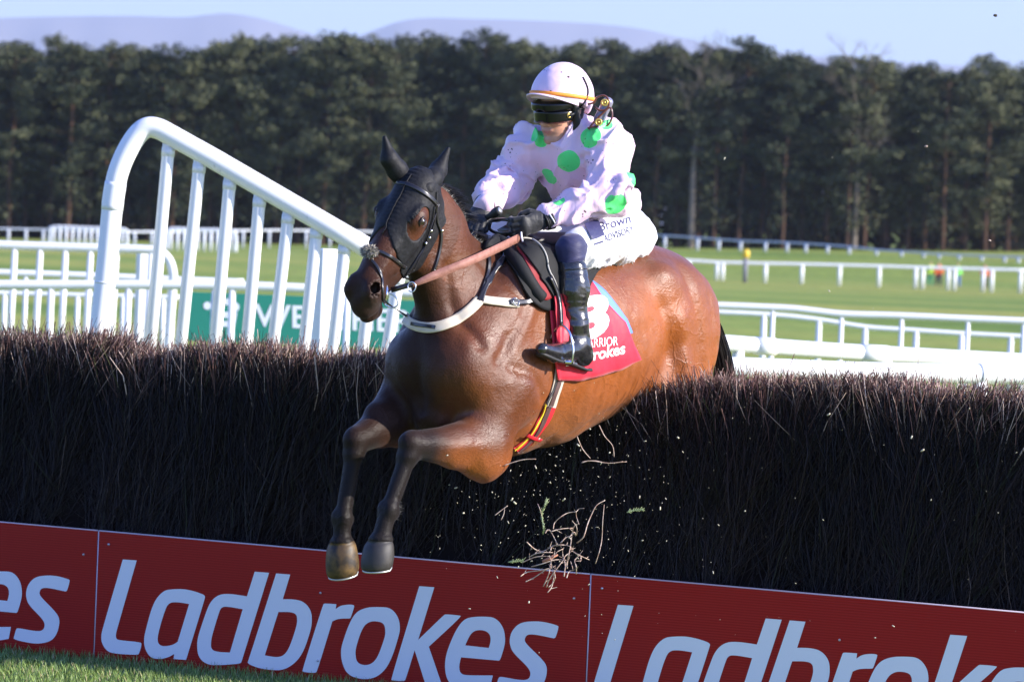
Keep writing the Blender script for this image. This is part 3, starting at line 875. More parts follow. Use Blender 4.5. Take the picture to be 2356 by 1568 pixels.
def smooth_loop(pts):
    pts = [(p[0], p[1], len(p) > 2) for p in pts]
    for _ in range(3):
        out = []; n = len(pts)
        for i, p in enumerate(pts):
            a = pts[i - 1]; b = pts[(i + 1) % n]
            if p[2]: out.append(p)
            else:
                out.append((p[0] * .75 + a[0] * .25, p[1] * .75 + a[1] * .25, False))
                out.append((p[0] * .75 + b[0] * .25, p[1] * .75 + b[1] * .25, False))
        pts = out
    return [(p[0], p[1]) for p in pts]
def glyph_mesh(loops):
    cu = bpy.data.curves.new('g', 'CURVE'); cu.dimensions = '2D'; cu.fill_mode = 'BOTH'; cu.extrude = .0
    for lp in loops:
        s = cu.splines.new('POLY'); s.points.add(len(lp) - 1)
        for i, p in enumerate(lp): s.points[i].co = (p[0], p[1], 0, 1)
        s.use_cyclic_u = True
    o = bpy.data.objects.new('g', cu); COL.objects.link(o)
    dg = bpy.context.evaluated_depsgraph_get(); me = bpy.data.meshes.new_from_object(o.evaluated_get(dg))
    V = [tuple(v.co) for v in me.vertices]; F = [tuple(p.vertices) for p in me.polygons]
    COL.objects.unlink(o); bpy.data.objects.remove(o); bpy.data.meshes.remove(me)
    return V, F
GM = {}
for ch, (cr, loops) in G.items():
    ox, oy, sc = CR[cr]; LL = []
    for lp in loops:
        q = []
        for (x, y) in smooth_loop(lp):
            D = ((ox + x / sc) * .9203, (oy + y / sc) * .9203)
            u, z = on_board(*D, off=.012); q.append((u - u1, z))
        LL.append(q)
    GM[ch] = glyph_mesh(LL)

labels = ['left-hand red board, mostly out of frame, showing only the end of the white word',
          'middle red board with the whole white word, under the horse hooves',
          'right-hand red board with the white word running off the frame edge']
for k in (-1, 0, 1, 2):
    if k == 2: break
    ua = u1 + k * PW + .003; ub = u1 + (k + 1) * PW - .003
    c = board_pt(ua, 0)
    root = empty('advertising_board', (c.x, c.y, 0)); tag(root, labels[k + 1], 'advertising board', 'red boards along the foot of the brush fence')
    zt0 = z1t; H0 = zt0 + (z2t - z1t) * k; H1 = zt0 + (z2t - z1t) * (k + 1)
    mb = MB()
    V = [board_pt(ua, -.07, .008), board_pt(ub, -.07, .008), board_pt(ub, H1, .008), board_pt(ua, H0, .008)]
    V += [v - NV * .008 for v in V]
    mb.add(V, [(0, 1, 2, 3), (5, 4, 7, 6), (1, 0, 4, 5), (2, 1, 5, 6), (3, 2, 6, 7), (0, 3, 7, 4)])
    pb = mb.build('panel', RED, root, smooth=False)
    mb = MB()
    for (q0, q1, w) in ((board_pt(ua, H0, .0045), board_pt(ub, H1, .0045), .0045), (board_pt(ua, -.07, .006), board_pt(ua, H0, .006), .004)):
        mb.tube([q0, q1], w, 6)
    mb.build('edge', EDGE, root)
    for ch in 'Ladbrokes':
        V, F = GM[ch]
        dz = (z2t - z1t) * k
        W3 = [board_pt(u1 + k * PW + v[0], v[1] + dz, .0105) for v in V]
        F2 = F
        f = F[0]; nn = (W3[f[1]] - W3[f[0]]).cross(W3[f[2]] - W3[f[0]])
        if nn.dot(NV) < 0: F2 = [g[::-1] for g in F]
        mesh_obj('letter_' + ch.lower() if False else 'letter', W3, F2, LET, root, smooth=False)
    for (su, sz) in ((.06, .90), (PW * .47, .66), (PW * .47, .14), (PW - .07, .78)):
        q = board_pt(u1 + k * PW + su, H0 * sz, .012); mb = MB(); mb.ball(q, (.006, .006, .006), 5); mb.build('screw', SCREW, root)

# ---- birch
BIRCH = bpy.data.materials.new('birch_twig'); BIRCH.use_nodes = True
n = BIRCH.node_tree.nodes; l = BIRCH.node_tree.links; b = n['Principled BSDF']
b.inputs['Roughness'].default_value = .45; b.inputs['Specular IOR Level'].default_value = .3
at = n.new('ShaderNodeAttribute'); at.attribute_name = 'tint'
l.new(at.outputs['Color'], b.inputs['Base Color'])
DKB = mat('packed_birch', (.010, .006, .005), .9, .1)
rng = random.Random(21)
uL, uR = on_board(-260, 1200)[0], on_board(2700, 1400)[0]
TOPZ = 1.44
def topz(u): return TOPZ + .018 * math.sin(u * 3.1) + .014 * math.sin(u * 7.7 + 1) + .01 * mnoise.noise(Vector((u * 5, 0, 0)))
# horse knocks a gap: lower tips where it passes
def gap(u): return .10 * math.exp(-((u - GAPU) / .5) ** 2)
GAPU = on_board(1300, 1000)[0]
fence = empty('brush_fence', tuple(board_pt(0, 0, -.4))); tag(fence, 'dark steeplechase fence of packed birch twigs across the whole picture', 'brush fence')
# packed core
mb = MB(); n_ = 60; V = []
prof = [(-.10, -.02), (-.10, .5), (-.20, 1.12), (-.62, 1.14), (-.78, .6), (-.8, -.02)]
for i in range(n_ + 1):
    u = uL + (uR - uL) * i / n_
    for (o_, z) in prof: V.append(board_pt(u, z - (gap(u) if z > 1 else 0), o_))
m_ = len(prof); F = []
for i in range(n_):
    for j in range(m_ - 1): F.append((i * m_ + j, (i + 1) * m_ + j, (i + 1) * m_ + j + 1, i * m_ + j + 1))
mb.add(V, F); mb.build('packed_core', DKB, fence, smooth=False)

NT = 52000
def twig_arrays(N, seed, kind):
    r = np.random.RandomState(seed)
    u = r.uniform(uL, uR, N)
    gp = .10 * np.exp(-((u - GAPU) / .5) ** 2)
    if kind == 'face':
        z0 = r.uniform(.42, 1.12, N); L = r.uniform(.22, .6, N)
        base_off = -.045 - .19 * z0 / 1.3 + np.minimum(r.normal(0, .022, N), .03)
        tz = np.minimum(z0 + L, TOPZ - .05 + r.normal(0, .02, N) - gp); L = tz - z0
        lean = r.normal(.04, .13, N) + (r.rand(N) < .2) * r.normal(0, .22, N); out = r.normal(-.03, .035, N) - L * .14
        rad = r.uniform(.0013, .0032, N)
    elif kind == 'top':
        z0 = r.uniform(.9, 1.2, N) - gp
        base_off = -.24 - r.uniform(0, .42, N)
        tz = TOPZ + r.normal(-.04, .032, N) - gp + (r.rand(N) < .03) * r.uniform(0, .06, N)
        L = tz - z0; lean = r.normal(.02, .10, N); out = r.normal(.02, .05, N); rad = r.uniform(.0012, .0031, N)
    elif kind == 'fork':
        z0 = r.uniform(.5, 1.36, N) - gp; base_off = -.035 - .19 * z0 / 1.3
        L = r.uniform(.04, .13, N); lean = r.normal(0, .085, N); out = r.uniform(-.03, .025, N); rad = r.uniform(.0009, .0017, N)
    else:  # stray
        z0 = r.uniform(.66, 1.30, N) - gp; base_off = -.03 - .19 * z0 / 1.3
        L = r.uniform(.1, .4, N); L = np.minimum(L, 1.50 - z0); lean = r.normal(0, .14, N); out = r.uniform(-.02, .07, N); rad = r.uniform(.0010, .0019, N)
    # the birch is packed in bundles: each bundle leans, sits and is cut a little differently
    bid = np.floor(u / .11 + .35 * np.sin(z0 * 5)).astype(int) + 5000
    rb = np.random.RandomState(77); bl = rb.normal(0, .06, 12000); bt = rb.normal(0, .026, 12000); bo = rb.normal(0, .018, 12000); bc = rb.uniform(.55, 1.45, 12000)
    lean = lean + bl[bid]; L = np.maximum(.05, L + bt[bid]); base_off = base_off + np.minimum(bo[bid], .01)
    thick = r.rand(N) < .02; rad = np.where(thick, rad * 1.6, rad)
    S = 4
    P0 = np.array(B0)[None] + u[:, None] * np.array(LV) + base_off[:, None] * np.array(NV); P0[:, 2] = z0
    lvl = np.linspace(0, 1, S)
    bend = r.normal(0, .03, (N, 2))
    pts = np.zeros((N, S, 3))
    for i, t in enumerate(lvl):
        pts[:, i] = P0 + (lean * t + bend[:, 0] * math.sin(math.pi * t))[:, None] * np.array(LV) + (out * t + bend[:, 1] * .6 * math.sin(math.pi * t))[:, None] * np.array(NV)
        pts[:, i, 2] += L * t
    ang = r.uniform(0, 6.28, N)
    V = np.zeros((N, S, 3, 3))
    for i, t in enumerate(lvl):
        rr = rad * (1.15 - .5 * t)
        for k in range(3):
            a = ang + k * 2.094
            V[:, i, k] = pts[:, i] + (rr * np.cos(a))[:, None] * np.array(LV) + (rr * np.sin(a))[:, None] * np.array(NV)
    base = (np.arange(N) * S * 3)[:, None]
    F = []
    for i in range(S - 1):
        for k in range(3):
            k2 = (k + 1) % 3
            F.append(np.concatenate([base + i * 3 + k, base + i * 3 + k2, base + (i + 1) * 3 + k2, base + (i + 1) * 3 + k], 1))
    F = np.stack(F, 1).reshape(-1, 4)
    # reddish-brown bark, some pale cut twigs; sunlit top and shaded face painted in
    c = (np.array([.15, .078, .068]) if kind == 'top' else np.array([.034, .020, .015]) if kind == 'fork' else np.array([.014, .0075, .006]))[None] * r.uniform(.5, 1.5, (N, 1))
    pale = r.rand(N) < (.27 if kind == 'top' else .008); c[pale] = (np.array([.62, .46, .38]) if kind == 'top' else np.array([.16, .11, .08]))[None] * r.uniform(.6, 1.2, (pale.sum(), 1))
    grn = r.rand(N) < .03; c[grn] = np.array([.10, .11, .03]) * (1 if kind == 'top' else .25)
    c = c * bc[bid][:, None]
    C = np.repeat(c, S * 3, 0)
    return V.reshape(-1, 3), F, C
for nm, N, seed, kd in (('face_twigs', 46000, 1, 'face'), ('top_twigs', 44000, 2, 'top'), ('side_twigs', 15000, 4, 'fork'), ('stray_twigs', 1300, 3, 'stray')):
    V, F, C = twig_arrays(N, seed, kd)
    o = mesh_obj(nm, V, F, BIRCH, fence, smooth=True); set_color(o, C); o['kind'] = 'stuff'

# ---- grass blades at the foot of the boards
GB = bpy.data.materials.new('grass_blade'); GB.use_nodes = True
n = GB.node_tree.nodes; l = GB.node_tree.links; b = n['Principled BSDF']; b.inputs['Roughness'].default_value = .5
b.inputs['Transmission Weight'].default_value = 0
at = n.new('ShaderNodeAttribute'); at.attribute_name = 'tint'; l.new(at.outputs['Color'], b.inputs['Base Color'])
r = np.random.RandomState(4); N = 60000
u = r.uniform(-2.6, 1.2, N); of = r.uniform(.015, 1.5, N) ** 1.0
L = r.uniform(.022, .062, N) * np.where(of < .1, 1.25, 1)
P0 = np.array(B0)[None] + u[:, None] * np.array(LV) + of[:, None] * np.array(NV); P0[:, 2] = -.035
an = r.uniform(0, 6.28, N); ln = r.uniform(.1, .7, N) * L; wd = r.uniform(.0015, .003, N)
dx = np.stack([np.cos(an), np.sin(an), 0 * an], 1); sd = np.stack([-np.sin(an), np.cos(an), 0 * an], 1)
m1 = P0 + dx * (ln * .35)[:, None]; m1[:, 2] = L * .55 - .035
tp = P0 + dx * ln[:, None]; tp[:, 2] = L * .95 - .035
V = np.stack([P0 - sd * wd[:, None], P0 + sd * wd[:, None], m1 + sd * (wd * .8)[:, None], m1 - sd * (wd * .8)[:, None], tp + sd * (wd * .15)[:, None], tp - sd * (wd * .15)[:, None]], 1).reshape(-1, 3)
bs = (np.arange(N) * 6)[:, None]
F = np.stack([bs + np.array([[0, 1, 2, 3]]), bs + np.array([[3, 2, 4, 5]])], 1).reshape(-1, 4)
c = np.array([.15, .23, .05])[None] * r.uniform(.6, 1.5, (N, 1)); dry = r.rand(N) < .08; c[dry] = np.array([.42, .36, .18])
o = mesh_obj('grass', V, F, GB, None, smooth=True); set_color(o, np.repeat(c, 6, 0)); tag(o, 'short green grass in front of the red boards', 'grass', kind='stuff')

# ---- flying debris: one broken spray of birch, single twigs, fine bits
PTW = mat('broken_birch', (.58, .46, .37), .6, .3, var=(60, (.30, .16, .11), .8))
LEAF = mat('green_sprig', (.30, .36, .17), .6)
def dz5(a, b): return ((1300 + a / 5.225) * .9203, (1180 + b / 5.225) * .9203)
ZD = 17.2
def dpts(L, dz=0):
    q = []
    for i, p in enumerate(L): q.append(P(*dz5(*p), ZD + dz + (rng.uniform(-.03, .03))))
    return q
spray = [[(90, 910), (190, 1000), (300, 1030), (430, 960), (540, 945), (640, 960), (690, 1010)],
 [(120, 1105), (240, 1050), (430, 1045)], [(30, 1178), (180, 1110), (320, 1095), (430, 1095)], [(150, 1230), (300, 1190), (460, 1140), (600, 1145)],
 [(10, 1355), (100, 1300), (300, 1275), (470, 1215)], [(75, 1425), (180, 1375), (330, 1275), (400, 1250), (410, 1130)], [(305, 1490), (350, 1390), (385, 1290), (400, 1180), (470, 1050), (560, 1000)],
 [(345, 1500), (380, 1400), (470, 1270), (560, 1150), (600, 1080), (690, 1020)], [(370, 1500), (430, 1440), (460, 1360), (440, 1270)], [(360, 1568), (420, 1480), (450, 1300)],
 [(615, 1255), (620, 1150), (640, 1060), (660, 960), (680, 800), (700, 720), (725, 665)], [(400, 775), (520, 740), (690, 725)], [(330, 795), (365, 745), (410, 785), (490, 940)],
 [(575, 1360), (590, 1200), (560, 1090), (555, 1000)], [(610, 1375), (640, 1290), (690, 1270), (660, 1160)], [(735, 1325), (735, 1230), (715, 1150), (780, 1085), (800, 1130), (785, 1165)], [(690, 1030), (760, 1075), (905, 1140)],
 [(735, 820), (745, 740), (725, 680)], [(650, 840), (710, 780), (725, 820)], [(530, 920), (600, 850), (650, 835)], [(400, 1010), (430, 960), (560, 950)]]
sp_root = empty('broken_branch', tuple(P(*dz5(560, 1050), ZD))); tag(sp_root, 'pale broken spray of birch twigs flying above the middle board end', 'broken branch')
mb = MB()
for L in spray:
    q = [Vector(v) for v in spline(dpts(L), 3)]; k = len(q)
    mb.tube(q, [.0026 * (1 - .5 * i / k) for i in range(k)], 5)
    for i in range(2, k - 1, 3):
        dd_ = (q[i + 1] - q[i]).normalized(); e_ = (dd_ + Vector((rng.gauss(0, .7), rng.gauss(0, .7), rng.gauss(0, .7)))).normalized(); mb.tube([q[i], q[i] + e_ * rng.uniform(.012, .035)], [.0016, .0006], 4, cap=False)
mb.build('twigs', PTW, sp_root)
mb = MB(); mb.tube(dpts([(295, 1170), (400, 1115), (490, 1070)]), [.0075, .007, .006], 7); mb.build('stem', mat('red_bark', (.42, .17, .10), .7), sp_root)
def twig(pts, label, r=.0035, green=False, name='flying_twig', dz=0):
    mb = MB(); q = [Vector(v) for v in spline(pts, 4)]; mb.tube(q, [r * .75 * (1 - .4 * i / len(q)) for i in range(len(q))], 5)
    if green:
        rr = random.Random(len(q) + int(q[0].x * 1000))
        for i in range(1, len(q)):
            for s in (-1, 1):
                d = (q[i] - q[i - 1]).normalized(); e = d.cross(Vector((0, 1, 0))) * s
                mb.tube([q[i], q[i] + (d + e * .8).normalized() * rr.uniform(.007, .018)], [.0022, .0006], 4)
    o = mb.build(name, LEAF if green else PTW); tag(o, label, 'twig')
    return o
twig(dpts([(300, 810), (310, 720), (290, 620), (285, 520), (330, 430), (355, 360)]), 'pale green sprig of heather upright above the broken spray', .003, True, 'flying_sprig')
twig(dpts([(230, 410), (260, 480), (290, 600), (300, 700)]), 'short green stem just left of the upright green sprig', .002)
twig(dpts([(745, 920), (830, 840), (880, 680), (930, 560), (1000, 430), (1110, 365)]), 'long pale bowed twig arching right of the broken spray')
twig(dpts([(985, 1190), (1040, 1020), (1070, 860), (1080, 640), (1100, 420)]), 'long upright thin twig, rightmost of those flying below the belly', .0025)
twig(dpts([(435, 735), (450, 660), (520, 590), (620, 530), (735, 510), (770, 475), (835, 470)]), 'kinked pale twig hooked over above the broken spray', .0028)
twig(dpts([(735, 510), (735, 570), (770, 680)]), 'short drooping twig hanging from the kinked twig', .0022)
def z4p(a, b): return ((760 + a / 2.903) * .9203, (960 + b / 2.903) * .9203)
twig([P(*z4p(*p), 17.3) for p in ((1385, 950), (1430, 915), (1478, 880))], 'short forked pale twig nearest the left foreleg', .003)
twig([P(*z4p(*p), 17.3) for p in ((1430, 985), (1450, 940), (1455, 905))], 'tiny stub forking off the twig nearest the left foreleg', .0025)
twig([P(*z4p(*p), 17.4) for p in ((1450, 590), (1520, 565), (1600, 545), (1684, 542))], 'long pale twig lying level just under the girth and elbow', .003)
def z8p(a, b): return ((1200 + a * 1360 / 2356) * .9203, (1150 + b * 1360 / 2356) * .9203)
twig([P(*z8p(*p), 17.3) for p in ((635, 225), (670, 215), (705, 212))], 'level green sprig to the right of the upright twigs', .003, True, 'flying_sprig')
twig([P(*z8p(*p), 17.3) for p in ((122, 440), (150, 437), (185, 433))], 'small level green sprig on the top edge of the middle board', .003, True, 'flying_sprig')
twig([P(*z8p(*p), 17.5) for p in ((440, 10), (480, 2), (560, 12), (620, 5))], 'branching pale twig under the belly behind the girth', .003)
def z3p(a, b): return (1049.1 + a * .3639, 515.4 + b * .3639)
twig([P(*z3p(*p), 17.9) for p in ((905, 1270), (940, 1340), (990, 1400), (1000, 1470))], 'pale twig dangling beneath the belly line', .003)
twig([P(*z3p(*p), 17.9) for p in ((765, 1340), (800, 1420), (850, 1480))], 'dark brown twig slanting under the belly near the girth', .003)
twig([P(*z3p(*p), 17.7) for p in ((800, 1500), (880, 1495), (960, 1510), (1080, 1500))], 'pale many-kinked twig floating under the middle of the belly', .003)
# clods and specks seen against the trees and sky
CLOD = mat('turf_clod', (.05, .035, .02), .9)
for i, (x, y, rr, lb) in enumerate(((2290, 36, .008, 'dark clod of turf high in the sky at the top right corner'), (2131, 337, .007, 'pale chip of wood in the air before the pines, right of the jockey'), (1961, 310, .005, 'tiny dark chip in the air level with the helmet'), (2277, 553, .006, 'tiny chip in the air above the stewards'))):
    mb = MB(); q = P(x, y, 17.5); mb.ball(q, (rr, rr * .7, rr * .6), 5)
    for j, v in enumerate(mb.V): mb.V[j] = tuple(Vector(v) + Vector((rng.uniform(-1, 1), rng.uniform(-1, 1), rng.uniform(-1, 1))) * rr * .25)
    o = mb.build('flying_clod', CLOD if i in (0, 2) else PTW); tag(o, lb, 'debris')
mb = MB(); rs = random.Random(8)
for i in range(380):
    if i < 300: x = rs.gauss(1290, 150); y = rs.gauss(1150, 105)
    elif i < 368: x = rs.uniform(980, 2350); y = rs.uniform(930, 1480)
    else: x = rs.uniform(1500, 2356); y = rs.uniform(300, 760)
    q = P(x, y, 17.6 - rs.uniform(0, .9) * .5)
    if q.z < .05: continue
    rr = .0005 + min(.003, rs.expovariate(1500)); d = Vector((rs.gauss(0, 1), rs.gauss(0, 1), rs.gauss(0, 1))).normalized() * rr * rs.uniform(1, 3)
    mb.tube([q - d, q + d], rr, 4)
o = mb.build('flying_chips', mat('wood_chip', (.55, .50, .36), .7)); tag(o, 'cloud of tiny pale wood chips knocked from the fence', 'wood chips', kind='stuff')
# ================================================================ HORSE
PHI = R(38.5)
HF = Vector((-math.sin(PHI), -math.cos(PHI), 0)); HS = Vector((math.cos(PHI), -math.sin(PHI), 0)); HU = Vector((0, 0, 1))
W0 = P(1165, 562, 17.8)
HM4 = Matrix(((HF.x, HS.x, HU.x, W0.x), (HF.y, HS.y, HU.y, W0.y), (HF.z, HS.z, HU.z, W0.z), (0, 0, 0, 1)))
HINV = HM4.inverted()
def H2W(p): return HM4 @ Vector(p)
def LP(x, y, s):
    """point of the horse frame (f, s, u) seen at picture point x,y in the lengthwise plane s"""
    d = FW + CX * ((x - 1178) / FPX) + CY * ((784 - y) / FPX)
    o = HINV @ CAM; dl = HINV.to_3x3() @ d
    t = (s - o.y) / dl.y
    q = o + dl * t
    return np.array((q.x, q.y, q.z))

# head frame (a: poll to muzzle, s: to the horse's left, n: out of the forehead)
poll_w = P(953, 392, 17.25)
Na = Vector((-.37, -.30, -.88)).normalized()
Hs_ = Vector((.88, -.475, 0)); Hs_ = (Hs_ - Na * Hs_.dot(Na)).normalized()
Hn = Hs_.cross(Na); Hn = -Hn if Hn.y > 0 else Hn
Hn.normalize()
HDSC = 1.03
def HD(a, s, n):
    w = poll_w + (Na * a + Hs_ * s + Hn * n) * HDSC
    q = HINV @ w; return np.array((q.x, q.y, q.z))
RHinv = np.array(HINV.to_3x3())
MH = np.stack([RHinv @ np.array(Na), RHinv @ np.array(Hs_), RHinv @ np.array(Hn)])
def hell(c, r): return ell(HD(*c), np.array(r) * HDSC, MH)
def hrc(a, b, ra, rb, n=None, q=1): return rc(HD(*a), HD(*b), ra * HDSC, rb * HDSC, None if n is None else (MH[1] if n == 's' else MH[2]), q)

def head_prims():
    L = [(hell((.07, 0, -.085), (.12, .085, .095)), .03),
         (hell((.19, 0, -.075), (.16, .098, .075)), .03)]
    for s in (-1, 1):
        L += [(hell((.180, s * .082, -.052), (.055, .034, .042)), .02),
              (hell((.20, s * .050, -.165), (.145, .036, .115)), .035),
              (hrc((.25, s * .035, -.20), (.47, s * .018, -.125), .040, .030), .03),
              (hrc((.27, s * .075, -.10), (.42, s * .040, -.085), .018, .012), .02),
              (hell((.520, s * .044, -.050), (.060, .042, .056)), .02),
              (hell((.522, s * .048, -.030), (.050, .034, .040)), .01),
              (hrc((.22, s * .088, -.085), (.40, s * .060, -.105), .010, .008), .012),
              (hrc((.19, s * .060, -.285), (.30, s * .050, -.215), .012, .012), .02),
              (hrc((.30, s * .052, -.035), (.47, s * .040, -.030), .010, .010), .012)]
    L += [(hrc((.18, 0, -.072), (.49, 0, -.046), .086, .056, 's', .86), .03),
          (hrc((.27, 0, -.13), (.50, 0, -.095), .065, .050, 's', .8), .03),
          (hell((.550, 0, -.088), (.074, .058, .072)), .025),
          (hell((.580, 0, -.135), (.045, .040, .032)), .015),
          (hell((.555, 0, -.165), (.042, .034, .030)), .02)]
    return L
def nostrils(f):
    for s in (-1, 1):
        f.put(hell((.520, s * .056, -.024), (.036, .024, .028)), .006, 's')
        f.put(hell((.542, s * .052, -.040), (.022, .018, .020)), .006, 's')
        f.put(hrc((.47, s * .075, -.118), (.56, s * .066, -.128), .006, .006), .006, 's'); f.put(hrc((.56, s * .066, -.128), (.635, s * .0, -.120), .006, .006), .006, 's')
    f.put(hrc((.50, .06, -.122), (.60, 0, -.115), .003, .003), .008, 's')

horse = empty('racehorse', mat=HM4)
tag(horse, 'bay racehorse in a black hood leaping the brush fence, forelegs outstretched', 'horse')

hf = Field((-1.78, -.47, -1.85), (1.16, .47, .42), .0075)
A = hf.put
# trunk
A(ell((.20, 0, -.46), (.34, .255, .36)), .05)
A(ell((.02, 0, -.46), (.40, .285, .43)), .06)
A(ell((-.26, 0, -.43), (.44, .30, .435)), .08)
A(ell((-.56, 0, -.385), (.40, .295, .385)), .08)
A(ell((-.82, 0, -.31), (.34, .265, .32)), .08)
A(ell((-1.00, 0, -.25), (.33, .26, .262)), .08)
A(rc((.02, 0, -.075), (-.55, 0, -.10), .065, .09), .1)
A(rc((-.8, 0, -.06), (-1.12, 0, -.13), .07, .07), .1)
# quarters
for s in (-1, 1):
    A(ell((-1.04, s * .125, -.36), (.25, .145, .30)), .05)
    A(ell((-1.15, s * .12, -.44), (.15, .125, .34), [[.97, 0, .24], [0, 1, 0], [-.24, 0, .97]]), .05)
    A(ell((-.93, s * .17, -.58), (.14, .10, .20), [[.86, 0, .5], [0, 1, 0], [-.5, 0, .86]]), .06)
    A(ell((-.83, s * .200, -.13), (.07, .05, .05)), .10)           # point of hip
    # hind leg folded behind the fence
    A(rc((-1.0, s * .17, -.62), (-1.38, s * .16, -.80), .115, .058), .05)
    A(rc((-1.38, s * .16, -.80), (-1.47, s * .15, -1.14), .052, .033), .02)
    A(ell((-1.39, s * .16, -.80), (.06, .045, .06)), .02)
    A(ell((-1.475, s * .15, -1.15), (.043, .036, .046)), .02)
    A(rc((-1.475, s * .15, -1.15), (-1.40, s * .15, -1.25), .034, .034), .015)
    # shoulder
    A(rc((.03, s * .165, -.12), (.36, s * .175, -.50), .11, .125, (0, 1, 0), .62), .07)
    A(ell((.38, s * .155, -.52), (.14, .105, .16)), .06)
    A(ell((.18, s * .215, -.58), (.18, .085, .16)), .06)          # triceps
A(ell((.46, .075, -.52), (.10, .095, .15)), .05); A(ell((.46, -.075, -.52), (.10, .095, .15)), .05)
A(ell((.40, 0, -.72), (.12, .10, .11)), .06)
A(ell((.05, 0, -.83), (.20, .11, .06)), .08)
# neck
NB = [((.10, 0, -.31), .265, .62), ((.31, 0, -.18), .168, .64), ((.44, 0, -.04), .126, .64), ((.505, .0, .105), .118, .64)]
for (a, ra, qa), (b, rb, qb) in zip(NB, NB[1:]): A(rc(a, b, ra, rb, (0, 1, 0), qa), .07)
A(rc((.36, 0, -.34), (.505, 0, -.12), .14, .095, (0, 1, 0), .8), .06)
A(rc((.04, 0, -.075), (.24, 0, -.035), .045, .036, (0, 1, 0), .7), .05); A(rc((.24, 0, -.035), (.47, 0, .175), .036, .032, (0, 1, 0), .7), .05)
A(rc(HD(.10, 0, -.13), (.44, 0, .04), .10, .13, (0, 1, 0), .65), .05)
for p, k in head_prims(): A(p, k)
nostrils(hf)
# forelegs: joints read off the photograph in the leg's own lengthwise plane
LE = LP(1112, 1028, .19); LK = LP(948, 1022, .17); LFt = LP(893, 1172, .155); LC = LP(876, 1240, .15)
RE = np.array((.42, -.19, -.73)); RK = LP(820, 1012, -.17); RFt = LP(787, 1190, -.16); RC = LP(787, 1246, -.155)
print('knee', LE, LK, LFt, 'R', RK, RFt)
def foreleg(E, K, Ft, Co, s, top):
    A(rc(top, E, .150, .125, (0, 1, 0), .72), .07)
    M1 = E * .60 + K * .40
    A(rc(E, M1, .138, .092, (0, 1, 0), .74), .05)
    A(rc(M1, K, .088, .056, (0, 1, 0), .9), .03)
    A(ell(E * .72 + K * .28 + np.array((0, 0, .045)), (.13, .06, .05)), .03)
    d = (K - E) / np.linalg.norm(K - E); dn = (Ft - K) / np.linalg.norm(Ft - K)
    A(rc(E + np.array((0, s * .05, .02)), E * .35 + K * .65 + np.array((0, s * .035, 0)), .05, .028), .03)
    A(ell(K, (.058, .050, .060)), .012); A(ell(K + d * .030 - dn * .01, (.036, .040, .036)), .012); A(ell(K + dn * .055 + d * .016, (.030, .040, .026)), .010)
    A(ell(K + dn * .045 - d * .002, (.044, .046, .048)), .015)
    A(ell(K - d * .045, (.05, .052, .046)), .02)
    bk = np.array((dn[2], 0, -dn[0])); bk = bk if bk @ d < 0 else -bk
    A(rc(K + bk * .04, K + dn * .05 + bk * .036, .024, .022), .012)              # accessory carpal
    A(rc(K + dn * .05, Ft - dn * .03, .037, .031), .02)
    A(rc(K + dn * .06 + bk * .030, Ft + bk * .030, .016, .018), .006)            # tendon
    for q in (-1, 1): A(ell(Ft + np.array((0, q * .022, 0)), (.034, .022, .040)), .012)
    A(ell(Ft + bk * .030, (.028, .034, .030)), .012)
    A(rc(Ft, Co, .034, .038), .02)
    A(ell(Co, (.052, .052, .026)), .015)
foreleg(LE, LK, LFt, LC, 1, (.24, .19, -.60))
A(ell(LP(1120, 1050, .20), (.055, .045, .05)), .05)      # elbow point
foreleg(RE, RK, RFt, RC, -1, (.24, -.19, -.58))
A(ell((.345, .20, -.80), (.05, .03, .05)), .04)
# groove between the pectorals, girth hollow
A(rc((.60, 0, -.42), (.52, 0, -.70), .012, .012), .03, 's')
HV, HFc = surfnet(hf, 2)
Nn = vnorm(HV, HFc)
# muscle relief and skin folds
rel = (vnoise(HV, 9, 1) - .5) * .010 + (vnoise(HV, 17, 6) - .5) * .005 + (vnoise(HV, 34, 2) - .5) * .0022
trunkmask = smooth01(-HV[:, 2], -.05, .1) * smooth01(.62 - HV[:, 0], 0, .1)
def pdist(P2, L):
    best = np.full(len(P2), 9.0)
    for a, b in zip(L, L[1:]):
        a = np.array(a); b = np.array(b); ab = b - a
        t = np.clip(((P2 - a) @ ab) / (ab @ ab), 0, 1); best = np.minimum(best, np.linalg.norm(P2 - (a + t[:, None] * ab), axis=1))
    return best
side = HV[:, (0, 2)]; sm = smooth01(np.abs(HV[:, 1]), .05, .11)
for L, amp, wdt in (([(-.08, -.12), (-.05, -.4), (-.01, -.72)], -.015, .035), ([(.04, -.08), (.2, -.3), (.36, -.48)], -.010, .026), ([(.06, -.64), (.16, -.54), (.30, -.50)], -.010, .028),
                    ([(.50, -.10), (.47, -.25), (.44, -.42)], -.014, .026), ([(-.78, -.26), (-.86, -.45), (-.93, -.64)], -.016, .045), ([(-.96, -.10), (-1.04, -.35), (-1.05, -.65)], -.008, .035),
                    ([(-.74, -.12), (-.70, -.28)], -.007, .07), ([(-1.15, -.2), (-1.17, -.5)], -.008, .03), ([(.10, -.2), (.26, -.42)], .010, .04), ([(-.90, -.30), (-.96, -.52)], .012, .05),
                    ([(.34, .0), (.2, -.2)], -.008, .03), ([(-.30, -.80), (-.62, -.68)], -.006, .03)):
    dd = pdist(side, L); rel = rel + amp * np.exp(-(dd / wdt) ** 2) * sm
rib = np.sin((HV[:, 0] - HV[:, 2] * .25) * 2 * np.pi / .062) * .0012 * smooth01(-HV[:, 0], .15, .25) * smooth01(HV[:, 0], -.75, -.6) * smooth01(-HV[:, 2], .25, .35) * smooth01(HV[:, 2], -.75, -.65)
rel = rel + rib * sm
HV = HV + Nn * (rel * trunkmask)[:, None]
del hf

